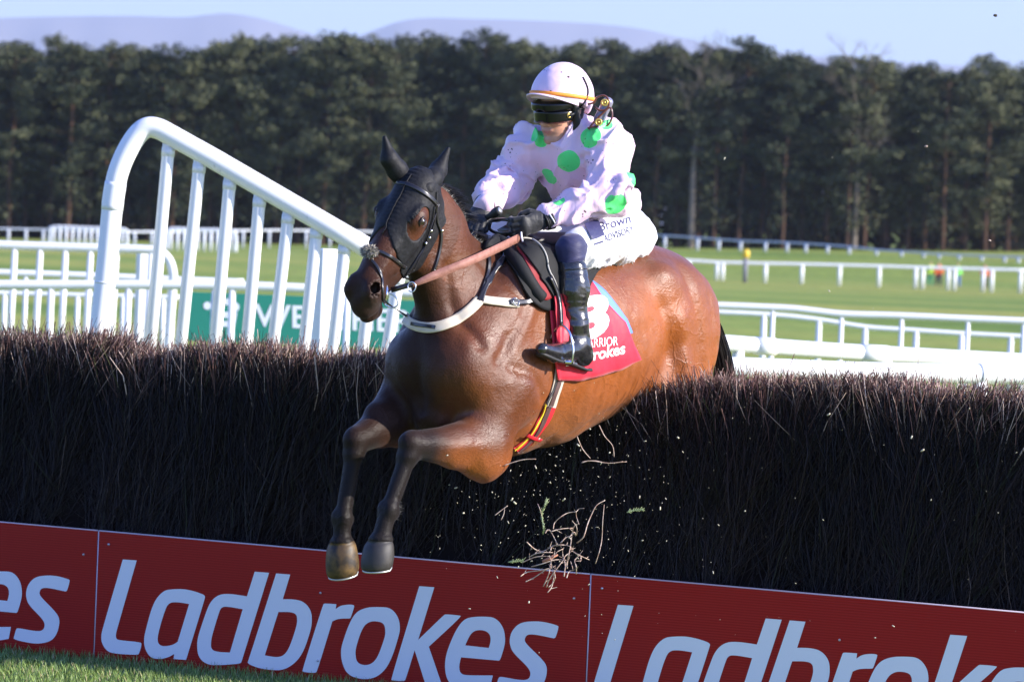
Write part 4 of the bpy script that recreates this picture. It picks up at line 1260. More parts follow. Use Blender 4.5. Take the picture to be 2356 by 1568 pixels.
# coat
c = np.tile(np.array([.25, .068, .012]), (len(HV), 1))
n1 = vnoise(HV, 4, 3)[:, None]; c = c * (.78 + .45 * n1)
dark = np.array([.012, .009, .008]); brown = np.array([.045, .015, .007]); tan = np.array([.27, .10, .028])
def mixc(c, col, w): w = np.clip(w, 0, 1)[:, None]; return c * (1 - w) + col * w
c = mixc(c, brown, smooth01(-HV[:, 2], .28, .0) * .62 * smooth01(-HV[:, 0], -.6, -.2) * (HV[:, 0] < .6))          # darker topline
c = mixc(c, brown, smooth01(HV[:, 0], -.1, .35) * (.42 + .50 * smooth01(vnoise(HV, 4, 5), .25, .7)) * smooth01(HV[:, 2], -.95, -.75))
c = mixc(c, dark, smooth01(HV[:, 0], .30, .52) * smooth01(.16 - np.abs(HV[:, 1] + .06), 0, .12) * .35 * smooth01(HV[:, 2], -.9, -.7) * (HV[:, 2] < -.25))                  # dark shoulder and chest patches, shade painted in with the coat's own brown
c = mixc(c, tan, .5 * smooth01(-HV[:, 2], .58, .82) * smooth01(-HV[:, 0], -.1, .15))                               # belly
def segd(p, a, b):
    ab = b - a; t = np.clip(((p - a) @ ab) / (ab @ ab), 0, 1); return t, np.linalg.norm(p - (a + t[:, None] * ab), axis=1)
for E, K, Ft, Co in ((LE, LK, LFt, LC), (RE, RK, RFt, RC)):
    t, dd = segd(HV, E, K); c = mixc(c, dark, smooth01(t, .52, .86) * (dd < .13))
    for a, b in ((K, Ft), (Ft, Co), (Co, Co + (Co - Ft) * .4)):
        t, dd = segd(HV, a, b); c = mixc(c, dark, 1.0 * (dd < .10) * smooth01(dd, .10, .075))
for s in (-1, 1):
    t, dd = segd(HV, np.array((-1.0, s * .17, -.62)), np.array((-1.38, s * .16, -.80))); c = mixc(c, dark, smooth01(t, .6, 1.) * (dd < .12))
    t, dd = segd(HV, np.array((-1.38, s * .16, -.80)), np.array((-1.44, s * .15, -1.28))); c = mixc(c, dark, (dd < .1) * 1.0)
hl = (HV - HD(0, 0, 0)) @ MH.T / HDSC      # head coordinates of every vertex
c = mixc(c, brown, .45 * (HV[:, 0] > .40) * smooth01(hl[:, 0], -.05, .1) * (hl[:, 0] < .7) * (np.abs(hl[:, 1]) < .16) * (hl[:, 2] > -.3))
inhead = (hl[:, 0] > .22) & (hl[:, 0] < .7) & (np.abs(hl[:, 1]) < .16) & (hl[:, 2] > -.26) & (hl[:, 2] < .1)
c = mixc(c, np.array([.034, .027, .026]), smooth01(hl[:, 0] + .35 * np.minimum(0, hl[:, 2] + .06) * -1, .48, .56) * inhead)
c = mixc(c, np.array([.022, .015, .012]), inhead * smooth01(.13 - np.abs(hl[:, 2] + .02), .1, .13) * smooth01(.035 - np.abs(hl[:, 1]), 0, .02) * .55)
pink = np.exp(-(((hl[:, 0] - .560) / .03) ** 2 + ((hl[:, 2] + .060) / .03) ** 2 + ((np.abs(hl[:, 1]) - .05) / .03) ** 2)) * (.4 + .9 * vnoise(HV, 90, 12))
cav = np.exp(-(((hl[:, 0] - .524) / .028) ** 2 + ((hl[:, 2] + .030) / .024) ** 2 + ((np.abs(hl[:, 1]) - .045) / .022) ** 2)) * inhead
eyed = np.exp(-(((hl[:, 0] - .185) / .032) ** 2 + ((hl[:, 2] + .05) / .026) ** 2)) * (np.abs(hl[:, 1]) > .05) * (np.abs(hl[:, 0]) < .3) * (hl[:, 2] < .1)
c = mixc(c, np.array([.035, .016, .010]), eyed * .9)
cavw = np.clip(cav * 1.3, 0, 1)
c = mixc(c, np.array([.22, .16, .14]), pink * .8 * inhead)
c = mixc(c, np.array([.006, .004, .004]), cavw)
chest_shade = smooth01(HV[:, 0], .18, .42) * smooth01(-HV[:, 1], -.17, -.02) * smooth01(HV[:, 2], -.95, -.8) * (hl[:, 0] > .30) * smooth01(-HV[:, 2], .02, .2)  # shade on chest and neck underside painted as near-black coat
c = mixc(c, np.array([.012, .007, .005]), chest_shade * .85 * (.7 + .5 * vnoise(HV, 9, 14)))
c = mixc(c, brown, .35 * smooth01(HV[:, 0], .0, .3) * smooth01(HV[:, 2], -.9, -.7))
c = np.clip(c * (.9 + .2 * vnoise(HV, 60, 8)[:, None]), 0, 1)

COAT = bpy.data.materials.new('bay_coat'); COAT.use_nodes = True
n = COAT.node_tree.nodes; l = COAT.node_tree.links; b = n['Principled BSDF']
b.inputs['Specular IOR Level'].default_value = .38
b.inputs['Sheen Weight'].default_value = .05
at = n.new('ShaderNodeAttribute'); at.attribute_name = 'tint'
l.new(at.outputs['Color'], b.inputs['Base Color'])
spr = n.new('ShaderNodeMapRange'); spr.inputs['From Min'].default_value = .012; spr.inputs['From Max'].default_value = .06; spr.inputs['To Min'].default_value = .10; spr.inputs['To Max'].default_value = .40
l.new(at.outputs['Fac'], spr.inputs['Value']); l.new(spr.outputs['Result'], b.inputs['Specular IOR Level'])
tc = n.new('ShaderNodeTexCoord')
# sweat: patchy gloss
t0 = n.new('ShaderNodeTexNoise'); t0.inputs['Scale'].default_value = 7; t0.inputs['Detail'].default_value = 5
l.new(tc.outputs['Object'], t0.inputs['Vector'])
mr = n.new('ShaderNodeMapRange'); mr.inputs['From Min'].default_value = .35; mr.inputs['From Max'].default_value = .65; mr.inputs['To Min'].default_value = .27; mr.inputs['To Max'].default_value = .50
l.new(t0.outputs['Fac'], mr.inputs['Value']); l.new(mr.outputs['Result'], b.inputs['Roughness'])
# veins (thin ridges) + wet hair
dn = n.new('ShaderNodeTexNoise'); dn.inputs['Scale'].default_value = 6; dn.inputs['Detail'].default_value = 3
l.new(tc.outputs['Object'], dn.inputs['Vector'])
mxv = n.new('ShaderNodeMix'); mxv.data_type = 'VECTOR'; mxv.inputs['Factor'].default_value = .22
l.new(tc.outputs['Object'], mxv.inputs['A']); l.new(dn.outputs['Color'], mxv.inputs['B'])
vo = n.new('ShaderNodeTexVoronoi'); vo.feature = 'DISTANCE_TO_EDGE'; vo.inputs['Scale'].default_value = 7
l.new(mxv.outputs['Result'], vo.inputs['Vector'])
vr = n.new('ShaderNodeMapRange'); vr.inputs['From Min'].default_value = 0; vr.inputs['From Max'].default_value = .06; vr.inputs['To Min'].default_value = .32; vr.inputs['To Max'].default_value = 0
l.new(vo.outputs['Distance'], vr.inputs['Value'])
gm = n.new('ShaderNodeTexNoise'); gm.inputs['Scale'].default_value = 2.6
l.new(tc.outputs['Object'], gm.inputs['Vector'])
gr = n.new('ShaderNodeMapRange'); gr.inputs['From Min'].default_value = .45; gr.inputs['From Max'].default_value = .6; gr.inputs['To Max'].default_value = 1
l.new(gm.outputs['Fac'], gr.inputs['Value'])
mu = n.new('ShaderNodeMath'); mu.operation = 'MULTIPLY'; l.new(vr.outputs['Result'], mu.inputs[0]); l.new(gr.outputs['Result'], mu.inputs[1])
mp = n.new('ShaderNodeMapping'); mp.inputs['Scale'].default_value = (60, 150, 95); l.new(tc.outputs['Object'], mp.inputs['Vector'])
hr = n.new('ShaderNodeTexNoise'); hr.inputs['Scale'].default_value = 1; hr.inputs['Detail'].default_value = 6; hr.inputs['Roughness'].default_value = .65; l.new(mp.outputs[0], hr.inputs['Vector'])
su = n.new('ShaderNodeMath'); su.operation = 'MULTIPLY_ADD'; su.inputs[1].default_value = .9; l.new(hr.outputs['Fac'], su.inputs[0]); l.new(mu.outputs[0], su.inputs[2])
bp = n.new('ShaderNodeBump'); bp.inputs['Strength'].default_value = .65; bp.inputs['Distance'].default_value = .0055
l.new(su.outputs[0], bp.inputs['Height']); l.new(bp.outputs['Normal'], b.inputs['Normal'])

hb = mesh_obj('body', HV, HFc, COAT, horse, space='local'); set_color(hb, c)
Rw = np.array(HM4)[:3, :3]; Tw = np.array(HM4)[:3, 3]
HW = HV @ Rw.T + Tw
def make_bvh(VW, F): return BVHTree.FromPolygons([tuple(v) for v in VW], [tuple(f) for f in F.tolist()] if isinstance(F, np.ndarray) else F)
BV = make_bvh(HW, HFc)
def cast(x, y, bv=None, off=0.0, zg=17.6):
    bv = bv or BV
    d = (P(x, y, 1) - CAM).normalized()
    h, nrm, i, dist = bv.ray_cast(CAM, d)
    if h is None:
        h, nrm, i, dist = bv.find_nearest(P(x, y, zg))
    if nrm.dot(d) > 0: nrm = -nrm
    return h + nrm * off, nrm
def surf(p, bv=None, off=0.0):
    h, nrm, i, dist = (bv or BV).find_nearest(Vector(p))
    return h + nrm * off, nrm

def band(mb, pp, nn, width, thick, off, bv, K=5):
    """flat strap that hugs the surface across its whole width"""
    n = len(pp); V = []
    for i in range(n):
        t = (pp[min(i + 1, n - 1)] - pp[max(i - 1, 0)]).normalized(); w = t.cross(nn[i]).normalized()
        wi = width[min(i, len(width) - 1)] if hasattr(width, '__len__') else width
        top = []; bot = []
        for k in range(K):
            x = (k / (K - 1) - .5) * wi
            h, n2 = surf(pp[i] + w * x, bv, 0)
            if n2.dot(nn[i]) < 0.25 or (h - pp[i]).length > wi * .9 + .02: h = pp[i] - nn[i] * off + w * x; n2 = nn[i]
            top.append(h + n2 * (off + thick / 2)); bot.append(h + n2 * (off - thick / 2))
        V += top + bot[::-1]
    F = []; m2 = 2 * K
    for i in range(n - 1):
        for k in range(m2): F.append((i * m2 + k, i * m2 + (k + 1) % m2, (i + 1) * m2 + (k + 1) % m2, (i + 1) * m2 + k))
    F.append(tuple(range(m2))); F.append(tuple(reversed(range((n - 1) * m2, n * m2))))
    mb.add(V, F)
def strap(name, pts, width, thick, m, parent, off=.004, bv=None, n=6, mb=None, zg=17.6):
    own = mb is None; mb = mb or MB()
    sp = spline(pts, n); pp = []; nn = []
    for q in sp:
        h, nrm = cast(q[0], q[1], bv, off, zg); pp.append(h); nn.append(nrm)
    band(mb, pp, nn, width, thick, off, bv)
    return mb.build(name, m, parent) if own else None

# hooves
HOOF = mat('dark_hoof', (.020, .019, .021), .55, .35, bump=(40, .3, .003), var=(20, (.045, .038, .03), .6))
HOOFY = mat('amber_hoof', (.12, .070, .022), .5, .35, bump=(40, .3, .003), var=(26, (.02, .014, .01), .95))
SHOE = mat('racing_plate', (.5, .5, .47), .4, .5, metal=.8)
def hoof(name, Co, dirv, toe, m, ht=.105, w=.067):
    """Co: coronet, dirv: down the hoof wall, toe: forward"""
    Co = Vector(Co); d = Vector(dirv).normalized(); t = Vector(toe); t = (t - d * t.dot(d)).normalized(); sd = d.cross(t)
    mb = MB(); N = 24; V = []
    lev = [(-.12, .66, -.002), (-.02, .80, .0), (.10, .90, .003), (.35, .98, .008), (.65, 1.03, .013), (.88, 1.01, .018), (.97, .95, .019), (1.0, .88, .019)]
    for (h, sc, sh) in lev:
        for k in range(N):
            a = 2 * math.pi * k / N; cx = math.cos(a); sy = math.sin(a)
            rx = w * sc * (1.12 if cx > 0 else .92); ry = w * sc * (1.0 if cx > -.3 else .93)
            hh = h * ht * (1.0 if cx > 0 else (1 - .28 * -cx))
            V.append(Co + d * hh + t * (cx * rx + sh) + sd * (sy * ry))
    F = []
    for i in range(len(lev) - 1):
        for k in range(N): F.append((i * N + k, i * N + (k + 1) % N, (i + 1) * N + (k + 1) % N, (i + 1) * N + k))
    F.append(tuple(range(N))); F.append(tuple(range((len(lev) - 1) * N, len(lev) * N)))
    mb.add([H2W(v) for v in V], F); o = mb.build(name, m, horse)
    mb = MB(); e = (len(lev) - 1) * N; ring = [H2W(V[e + k] + d * .004) for k in range(N)]
    arc = ring[:10] ; arc = ring[-9:] + ring[:10]
    mb.tube(arc, .0042, 6); mb.build('shoe', SHOE, o)
    return o
def unit(v): return np.array(v) / np.linalg.norm(v)
hoof('hoof', LC + unit(LC - LFt) * .012, LP(880, 1320, .15) - LC, LP(845, 1330, .15) - LP(905, 1300, .15), HOOF)
hoof('hoof', RC + unit(RC - RFt) * .006, LP(800, 1335, -.155) - RC, (.55, .1, -.5), HOOFY, .125, .069)
for s in (-1, 1): hoof('hoof', (-1.40, s * .15, -1.25), (.3, 0, -.95), (.9, 0, .3), HOOF)

# ---- eyes
EYE = mat('horse_eye', (.012, .008, .006), .06, .8, coat=1)
LID = mat('eyelid', (.03, .018, .014), .45)
for s in (-1, 1):
    c0 = HD(.185, s * .101, -.050); mb = MB(); mb.ball(H2W(c0), .0190, 12); e = mb.build('eye', EYE, horse)
    mb = MB()
    up = [HD(.185 + dx, s * (.115 - abs(dx) * .30), -.052 + .021 * math.cos(dx / .024 * 1.3)) for dx in np.linspace(-.024, .024, 9)]
    lo = [HD(.185 + dx, s * (.113 - abs(dx) * .30), -.054 - .017 * math.cos(dx / .024 * 1.3)) for dx in np.linspace(-.024, .024, 9)]
    mb.tube([H2W(q) for q in up], [.003, .005, .006, .0065, .0065, .0065, .006, .005, .003], 7); mb.tube([H2W(q) for q in lo], [.003, .004, .0045, .0045, .0045, .0045, .0045, .004, .003], 7)
    mb.build('eyelid', LID, e)

# ---- hood with ears
HOOD = mat('hood_cloth', (.007, .007, .0085), .6, .22, bump=(55, .6, .004), var=(90, (.018, .018, .02), .7))
fh = Field(HD(.15, 0, -.1) - .42, HD(.15, 0, -.1) + .42, .006)
for p, k in head_prims(): fh.put(p, k)
fh.put(rc(HD(.10, 0, -.13), (.44, 0, .04), .10, .13, (0, 1, 0), .65), .05)
q = (slice(None),) * 3; X, Y, Z = fh.grid(q)
x = X - HD(0, 0, 0)[0]; y = Y - HD(0, 0, 0)[1]; z = Z - HD(0, 0, 0)[2]
a_ = (x * MH[0, 0] + y * MH[0, 1] + z * MH[0, 2]) / HDSC; s_ = (x * MH[1, 0] + y * MH[1, 1] + z * MH[1, 2]) / HDSC; n_ = (x * MH[2, 0] + y * MH[2, 1] + z * MH[2, 2]) / HDSC
D = fh.D - .0055
mask = np.maximum(a_ - (.335 - .42 * (n_ + .02) - .06 * np.clip(.06 - np.abs(s_), 0, .06) / .06), -(a_ + .045))
mask = np.maximum(mask, -(n_ + .275))
mask = np.maximum(mask, -(n_ + .13 + a_ * 1.25 + .03))            # rear edge behind the jaw
D = np.maximum(D, mask)
hole = np.sqrt(((a_ - .192) / 1.5) ** 2 + ((n_ + .060) / 1.0) ** 2) - .048
hole = np.maximum(hole, -(np.abs(s_) - .05))
fh.D = np.maximum(D, -hole).astype(np.float32)
HoV, HoF = surfnet(fh, 1)
# stitched centre seam: small puckers
hh = (HoV - HD(0, 0, 0)) @ MH.T / HDSC
No = vnorm(HoV, HoF)
pk = np.exp(-(hh[:, 1] / .03) ** 2) * np.sin(hh[:, 0] * 330) * .0016 * (hh[:, 2] > -.09) + (vnoise(HoV, 22, 4) - .5) * .003
HoV = HoV + No * pk[:, None]
hood = mesh_obj('hood', HoV, HoF, HOOD, horse, space='local')
BVH_HOOD = make_bvh(np.concatenate([HW, HoV @ Rw.T + Tw]), np.concatenate([HFc, HoF + len(HW)]))
mb = MB(); mb.tube([surf(H2W(HD(a, .004, .03)), BVH_HOOD, .003)[0] for a in np.linspace(.02, .30, 24)], .003, 5)
mb.build('seam', HOOD, hood)
# ears
def ear(base, mid, tip, flat):
    f = Field(np.minimum(np.minimum(base, mid), tip) - .07, np.maximum(np.maximum(base, mid), tip) + .07, .004)
    f.put(rc(base, base * .45 + mid * .55, .040, .041), .02); f.put(rc(base * .45 + mid * .55, mid, .041, .035), .02); f.put(rc(mid, tip, .035, .010), .02)
    V, F = surfnet(f, 1); return V, F
for (b0, m0, t0, s) in ((HD(.045, .048, -.055), LP(1008, 392, .03), LP(1031, 343, .05), 1), (HD(.038, -.050, -.05), LP(896, 366, -.05), LP(885, 317, -.06), -1)):
    V, F = ear(np.array(b0), np.array(m0), np.array(t0), s); mesh_obj('ear', V, F, HOOD, horse, space='local')

# ---- bridle
LEA = mat('black_leather', (.016, .014, .015), .3, .55, bump=(120, .2, .001), coat=.2)
METAL = mat('bright_steel', (.75, .75, .76), .18, .5, metal=1)
def zc(a, b): return ((840 + a / 2.614) * .9203, (300 + b / 2.614) * .9203)
br = empty('bridle', (0, 0, 0)); br.parent = horse
br.matrix_parent_inverse = Matrix.Identity(4)
BVH = BVH_HOOD
strap('browband', [zc(300, 425), zc(340, 405), zc(400, 405), zc(480, 425), zc(560, 465), zc(620, 510), zc(665, 560)], .017, .004, LEA, br, .004, BVH)
strap('cheekpiece', [zc(655, 470), zc(652, 540), zc(648, 620), zc(625, 720), zc(590, 800), zc(540, 880), zc(490, 960), zc(430, 1050)], .007, .004, LEA, br, .004, BVH)
strap('cheekpiece', [zc(640, 560), zc(622, 660), zc(598, 760), zc(560, 850), zc(515, 920), zc(470, 1000)], .006, .004, LEA, br, .006, BVH)
strap('cheekpiece', [zc(645, 600), zc(600, 720), zc(570, 830), zc(535, 900), zc(500, 975)], .005, .004, LEA, br, .009, BVH)
strap('throat_lash', [zc(655, 560), zc(660, 660), zc(685, 740), zc(680, 830), zc(660, 920), zc(640, 980)], .010, .004, LEA, br, .005, BVH)
strap('noseband', [zc(235, 850), zc(290, 860), zc(350, 890), zc(410, 930), zc(455, 965)], .013, .004, LEA, br, .004, BVH)
strap('noseband', [zc(235, 915), zc(270, 960), zc(295, 1020), zc(303, 1090), zc(305, 1150), zc(310, 1200)], .011, .004, LEA, br, .004, BVH)
for pt in ((610, 720), (600, 765), (575, 800), (682, 720)):
    h, nn = cast(*zc(*pt), BVH, .009); mb = MB(); mb.box(h, (.010, .006, .010)); mb.build('buckle', METAL, br)
# sheepskin puff on the noseband
SHEEP = mat('sheepskin', (.55, .50, .42), .95, .1, var=(90, (.10, .08, .07), .95))
rr = random.Random(11); mb = MB()
h0 = H2W(HD(.385, -.012, .020))
for i in range(900):
    d = Vector((rr.gauss(0, 1), rr.gauss(0, 1), rr.gauss(0, 1))).normalized()
    q = h0 + (Hs_ * d.x * .036 + Na * d.y * .022 + Hn * d.z * .016) * (rr.random() ** .4)
    e = (d.x * Hs_ + d.y * Na + d.z * Hn) + Vector((rr.gauss(0, .4), rr.gauss(0, .4), rr.gauss(0, .4)))
    mb.tube([q - e.normalized() * .004, q + e.normalized() * rr.uniform(.006, .018)], [.0026, .0008], 4, cap=False)
mb.build('sheepskin_roll', SHEEP, br)
# bit
h, nn = cast(*zc(345, 1100), BVH, .012)
mb = MB(); c = P(*zc(355, 1180), proj(h)[2] - .005); mb.torus(c, (.034, .026), .0035, CX * .8 - CY * .55, CY * .8 + CX * .55); mb.build('bit_ring', METAL, br)
mb = MB(); mb.torus(P(*zc(495, 1090), proj(h)[2] - .02), (.016, .020), .0028, CX, CY); mb.build('martingale_ring', METAL, br)
mb = MB(); mb.tube([P(*zc(330, 1080), proj(h)[2] - .002), P(*zc(330, 1140), proj(h)[2] - .004), P(*zc(325, 1200), proj(h)[2])], [.008, .009, .006], 8); mb.build('bit_cheek', METAL, br)
mb = MB(); Z0 = proj(h)[2] - .012
mb.ribbon([P(*zc(360, 1110), Z0), P(*zc(410, 1098), Z0 - .004), P(*zc(450, 1085), Z0 - .004), P(*zc(500, 1070), Z0)], [CY] * 4, .022, .006); mb.build('rein_billet', LEA, br)

# ---- mane and tail
HAIR = mat('black_hair', (.012, .009, .008), .35, .5)
mb = MB(); rr = random.Random(5)
for i in range(1300):
    t = rr.random(); f = .46 - .46 * t
    cr, nn = surf(H2W((f, rr.uniform(-.03, .03), (.24 if f > .24 else .05) - (.5 * (.46 - f) if f > .24 else .0))), None, .0)
    if cr is None: continue
    s = rr.choice((-1, -1, 1)); L = rr.uniform(.02, .085)
    q1 = cr + nn * rr.uniform(.008, .02) + HF * -.01; q2 = q1 + HS * s * L * .5 - HU * L * .3 - HF * L * .7 + Vector((0, 0, rr.uniform(0, .012)))
    mb.tube([cr - nn * .004, q1, q2], [.0022, .0018, .0006], 3, cap=False)
mb.build('mane', HAIR, horse)
mb = MB()
dock = np.array((-1.27, 0, -.10))
cl = [dock, (-1.34, .01, -.16), (-1.42, .03, -.30), (-1.49, .05, -.45), (-1.545, .06, -.60), (-1.57, .07, -.75), (-1.56, .08, -.92)]
cl = spline(cl, 4)
mb.tube([H2W(q) for q in cl[:14]], [.04 - .0018 * i for i in range(14)], 8)
for i in range(900):
    a = rr.uniform(0, 6.28); rad = rr.random() ** .5
    st_ = rr.randrange(0, 12); en = rr.randrange(st_ + 8, len(cl) + 1) if st_ + 8 < len(cl) else len(cl)
    pts = []; wob = rr.gauss(0, .012)
    for j in range(st_, en, 2):
        sp_ = (.012 + .034 * math.sin(math.pi * min(1, j / len(cl) + .12))) * rad
        q = np.array(cl[j]); pts.append(H2W(q + np.array((math.cos(a) * sp_ * .9 - wob * j / 14, math.sin(a) * sp_ * 1.2, wob * .6 * j / 20))))
    if len(pts) > 2: mb.tube(pts, [.0022] * (len(pts) - 1) + [.0006], 3, cap=False)
for i in range(70):
    j = rr.randrange(8, 20); q = np.array(cl[j]); e = q + np.array((rr.uniform(-.14, -.04), rr.uniform(-.03, .05), rr.uniform(-.20, -.05)))
    mb.tube([H2W(q), H2W((q + e) / 2 + np.array((-.02, 0, .02))), H2W(e)], [.0012, .001, .0004], 3, cap=False)
mb.build('tail', HAIR, horse)
# feather at the fetlocks, chin whiskers
mb = MB()
for i in range(60):
    b0 = LFt + np.array((-.02, rr.uniform(-.02, .02), rr.uniform(-.03, .03))); e = b0 + np.array((rr.uniform(-.05, -.02), rr.uniform(0, .02), rr.uniform(-.03, .02)))
    mb.tube([H2W(b0), H2W(e)], [.0015, .0005], 3, cap=False)
for i in range(24):
    b0 = HD(rr.uniform(.52, .57), rr.uniform(-.02, .025), -.17); e = b0 + np.array((rr.uniform(-.005, .02), rr.uniform(-.01, .02), rr.uniform(-.045, -.015)))
    mb.tube([H2W(b0), H2W(e)], [.0014, .0004], 3, cap=False)
mb.build('feather_hair', HAIR, horse)

# ---- breast girth
CREAM = mat('cream_webbing', (.66, .58, .46), .7, .3, bump=(150, .3, .001), var=(14, (.55, .46, .34), .7))
bg_ = empty('breast_girth'); bg_.parent = horse
strap('breast_band', [(905, 712), (928, 728), (950, 745), (984, 754), (1020, 749), (1055, 733), (1085, 710), (1104, 690)], .044, .007, CREAM, bg_, .008, None, 5)
strap('side_band', [(1104, 690), (1130, 694), (1160, 697), (1190, 699)], .038, .007, CREAM, bg_, .009, None, 5)
strap('side_strap', [(1170, 698), (1200, 697), (1225, 692), (1250, 682)], .022, .005, LEA, bg_, .016, None, 5)
strap('neck_strap', [(1104, 694), (1112, 672), (1122, 650), (1132, 633), (1146, 612), (1162, 590), (1180, 566), (1197, 545)], [.030, .028, .026, .024, .022, .020, .018, .018, .018, .018] * 10, .005, LEA, bg_, .011, None, 5)
strap('neck_strap', [(1102, 690), (1112, 660), (1122, 625), (1124, 600), (1118, 575)], .016, .005, LEA, bg_, .007, None, 5)
for (x, y) in ((1165, 594), (1182, 698)):
    h, nn = cast(x, y, None, .018)
    mb = MB(); t1 = CX.cross(nn).normalized(); t2 = nn.cross(t1)
    for sg in (-1, 1):
        mb.tube([h + t1 * .015 * sg - t2 * .014, h + t1 * .015 * sg + t2 * .014], .0022, 5); mb.tube([h + t2 * .014 * sg - t1 * .015, h + t2 * .014 * sg + t1 * .015], .0022, 5)
    mb.build('buckle', METAL, bg_)
h, nn = cast(984, 752, None, .014)
strap('keeper', [(952, 745), (1004, 754)], .014, .004, LEA, bg_, .014, None, 4)

# ---- saddle cloth, pads and saddle
def patch(name, top, bot, m, parent, off, thick=.004, nu=28, nv=20, bv=None, wav=0, mirror=False, zg=17.9):
    T = [np.array(t[:2]) for t in top]; B_ = [np.array(t[:2]) for t in bot]
    def samp(L, t):
        sp = spline(L, 8); k = t * (len(sp) - 1); i = min(int(k), len(sp) - 2); return sp[i] * (1 - (k - i)) + sp[i + 1] * (k - i)
    V = []; Nl = []
    for j in range(nv + 1):
        for i in range(nu + 1):
            a = samp(T, i / nu); b2 = samp(B_, i / nu); q = a + (b2 - a) * j / nv
            h, nn = cast(q[0], q[1], bv, off, zg)
            h = h + nn * (wav * (math.sin(i * .9 + j * .35) * .5 + .5) * (j / nv))
            V.append(h); Nl.append(nn)
    n1 = len(V); V2 = V + [v - nn * thick for v, nn in zip(V, Nl)]
    F = []; w = nu + 1
    for j in range(nv):
        for i in range(nu):
            q = (j * w + i, j * w + i + 1, (j + 1) * w + i + 1, (j + 1) * w + i)
            F.append(q[::-1]); F.append(tuple(n1 + k for k in q))
    bd = [(j, j + 1) for j in range(nu)] + [(nv * w + i + 1, nv * w + i) for i in range(nu)] + [((j + 1) * w, j * w) for j in range(nv)] + [(j * w + nu, (j + 1) * w + nu) for j in range(nv)]
    for a, b2 in bd: F.append((a, b2, n1 + b2, n1 + a))
    if mirror:
        k = len(V2); MV = []
        for v in V2:
            q = HINV @ v; q.y = -q.y; MV.append(HM4 @ q)
        F = F + [tuple(k + i for i in f[::-1]) for f in F]; V2 = V2 + MV
    o = mesh_obj(name, V2, F, m, parent)
    return o, V, [tuple(f[::-1]) for f in F[:2 * nu * nv:2]]
CLOTH = mat('red_number_cloth', (.62, .012, .035), .5, .4, bump=(40, .35, .004), sheen=.2)
BLUE = mat('blue_lining', (.10, .22, .62), .6)
PADB = mat('black_pad', (.010, .010, .011), .75, .3, bump=(200, .3, .001))
RLIN = mat('red_lining', (.22, .008, .012), .7)
scl = empty('saddle_cloth'); scl.parent = horse
patch('blue_edge', [(1230, 600), (1300, 590), (1352, 640), (1392, 672), (1440, 735)], [(1230, 700), (1300, 720), (1380, 780), (1400, 790), (1452, 765)], BLUE, scl, .010, mirror=True)
o, CV, CF = patch('red_cloth', [(1256, 690), (1300, 640), (1345, 640), (1385, 692), (1432, 742)], [(1274, 872), (1320, 873), (1362, 865), (1415, 849), (1467, 826)], CLOTH, scl, .018, wav=.005, mirror=True)
BVC = BVHTree.FromPolygons([tuple(v) for v in CV], CF)
def cast_text(s, x0, y0, x1, y1, H, bv, off, name, m, parent, bold=.02, shear=0, up=(0, -1), sub=0, zg=17.9, ch=.73):
    """lettering laid on a cloth: baseline from (x0,y0) to (x1,y1), cap height H"""
    V, F = text_mesh(s, 1, bold, 0, shear, .09)
    mn = min(v[0] for v in V); w = max(v[0] for v in V) - mn
    def xy(t, g): return x0 + (x1 - x0) * t + up[0] * g * H, y0 + (y1 - y0) * t + up[1] * g * H
    NG, MG = 6, 3
    G_ = [[proj(cast(*xy(i / (NG - 1), -.15 + 1.3 * j / (MG - 1)), bv, off, zg)[0])[2] for i in range(NG)] for j in range(MG)]
    out = []
    for v in V:
        t = (v[0] - mn) / w; g = v[1] / ch
        fi = min(max(t, 0), .9999) * (NG - 1); fj = min(max((g + .15) / 1.3, 0), .9999) * (MG - 1); i = int(fi); j = int(fj); a = fi - i; c = fj - j
        z = (G_[j][i] * (1 - a) + G_[j][i + 1] * a) * (1 - c) + (G_[j + 1][i] * (1 - a) + G_[j + 1][i + 1] * a) * c
        out.append(P(*xy(t, g), min(z, proj(cast(*xy(t, g), bv, off, zg)[0])[2])))
    F2 = []
    for f in F:
        nn = (out[f[1]] - out[f[0]]).cross(out[f[2]] - out[f[0]])
        F2.append(f if nn.dot(CAM - out[f[0]]) > 0 else f[::-1])
    return mesh_obj(name, out, F2, m, parent, smooth=False)
LETW = mat('white_print', (.80, .80, .78), .5)
cast_text('3', 1326, 782, 1402, 762, 92, BVC, .0055, 'number', LETW, scl, .05)
cast_text('WARRIOR', 1332, 801, 1422, 794, 22, BVC, .006, 'lettering', LETW, scl, .0)
cast_text('Ladbrokes', 1302, 842, 1440, 812, 26, BVC, .0055, 'lettering', LETW, scl, .025, shear=.2, up=(-.12, -1))
# wither pad: thick black roll down the shoulder
mb = MB()
pr = spline([(1128, 552), (1150, 562), (1172, 582), (1192, 612), (1208, 640), (1222, 664), (1240, 686)], 5)
pp = [cast(q[0], q[1], None, .012)[0] for q in pr]; mb.tube(pp, [.030 - .0 * i for i in range(len(pp))], 12)
sad = empty('saddle'); sad.parent = horse
mb.build('wither_pad', PADB, sad)
patch('pad_flap', [(1130, 548), (1160, 545), (1200, 556), (1240, 566)], [(1190, 640), (1215, 690), (1245, 712), (1268, 716)], PADB, sad, .020, .02)
patch('red_panel', [(1192, 572), (1215, 570), (1236, 580)], [(1240, 690), (1252, 690), (1268, 680)], RLIN, sad, .026, .01)
patch('saddle_flap', [(1190, 566), (1236, 572), (1300, 588), (1400, 600)], [(1262, 690), (1285, 735), (1320, 730), (1350, 650)], PADB, sad, .036, .014, wav=.0)
mb = MB(); pr = spline([(1190, 566), (1215, 568), (1234, 580), (1247, 604), (1252, 628), (1262, 655), (1270, 690)], 5)
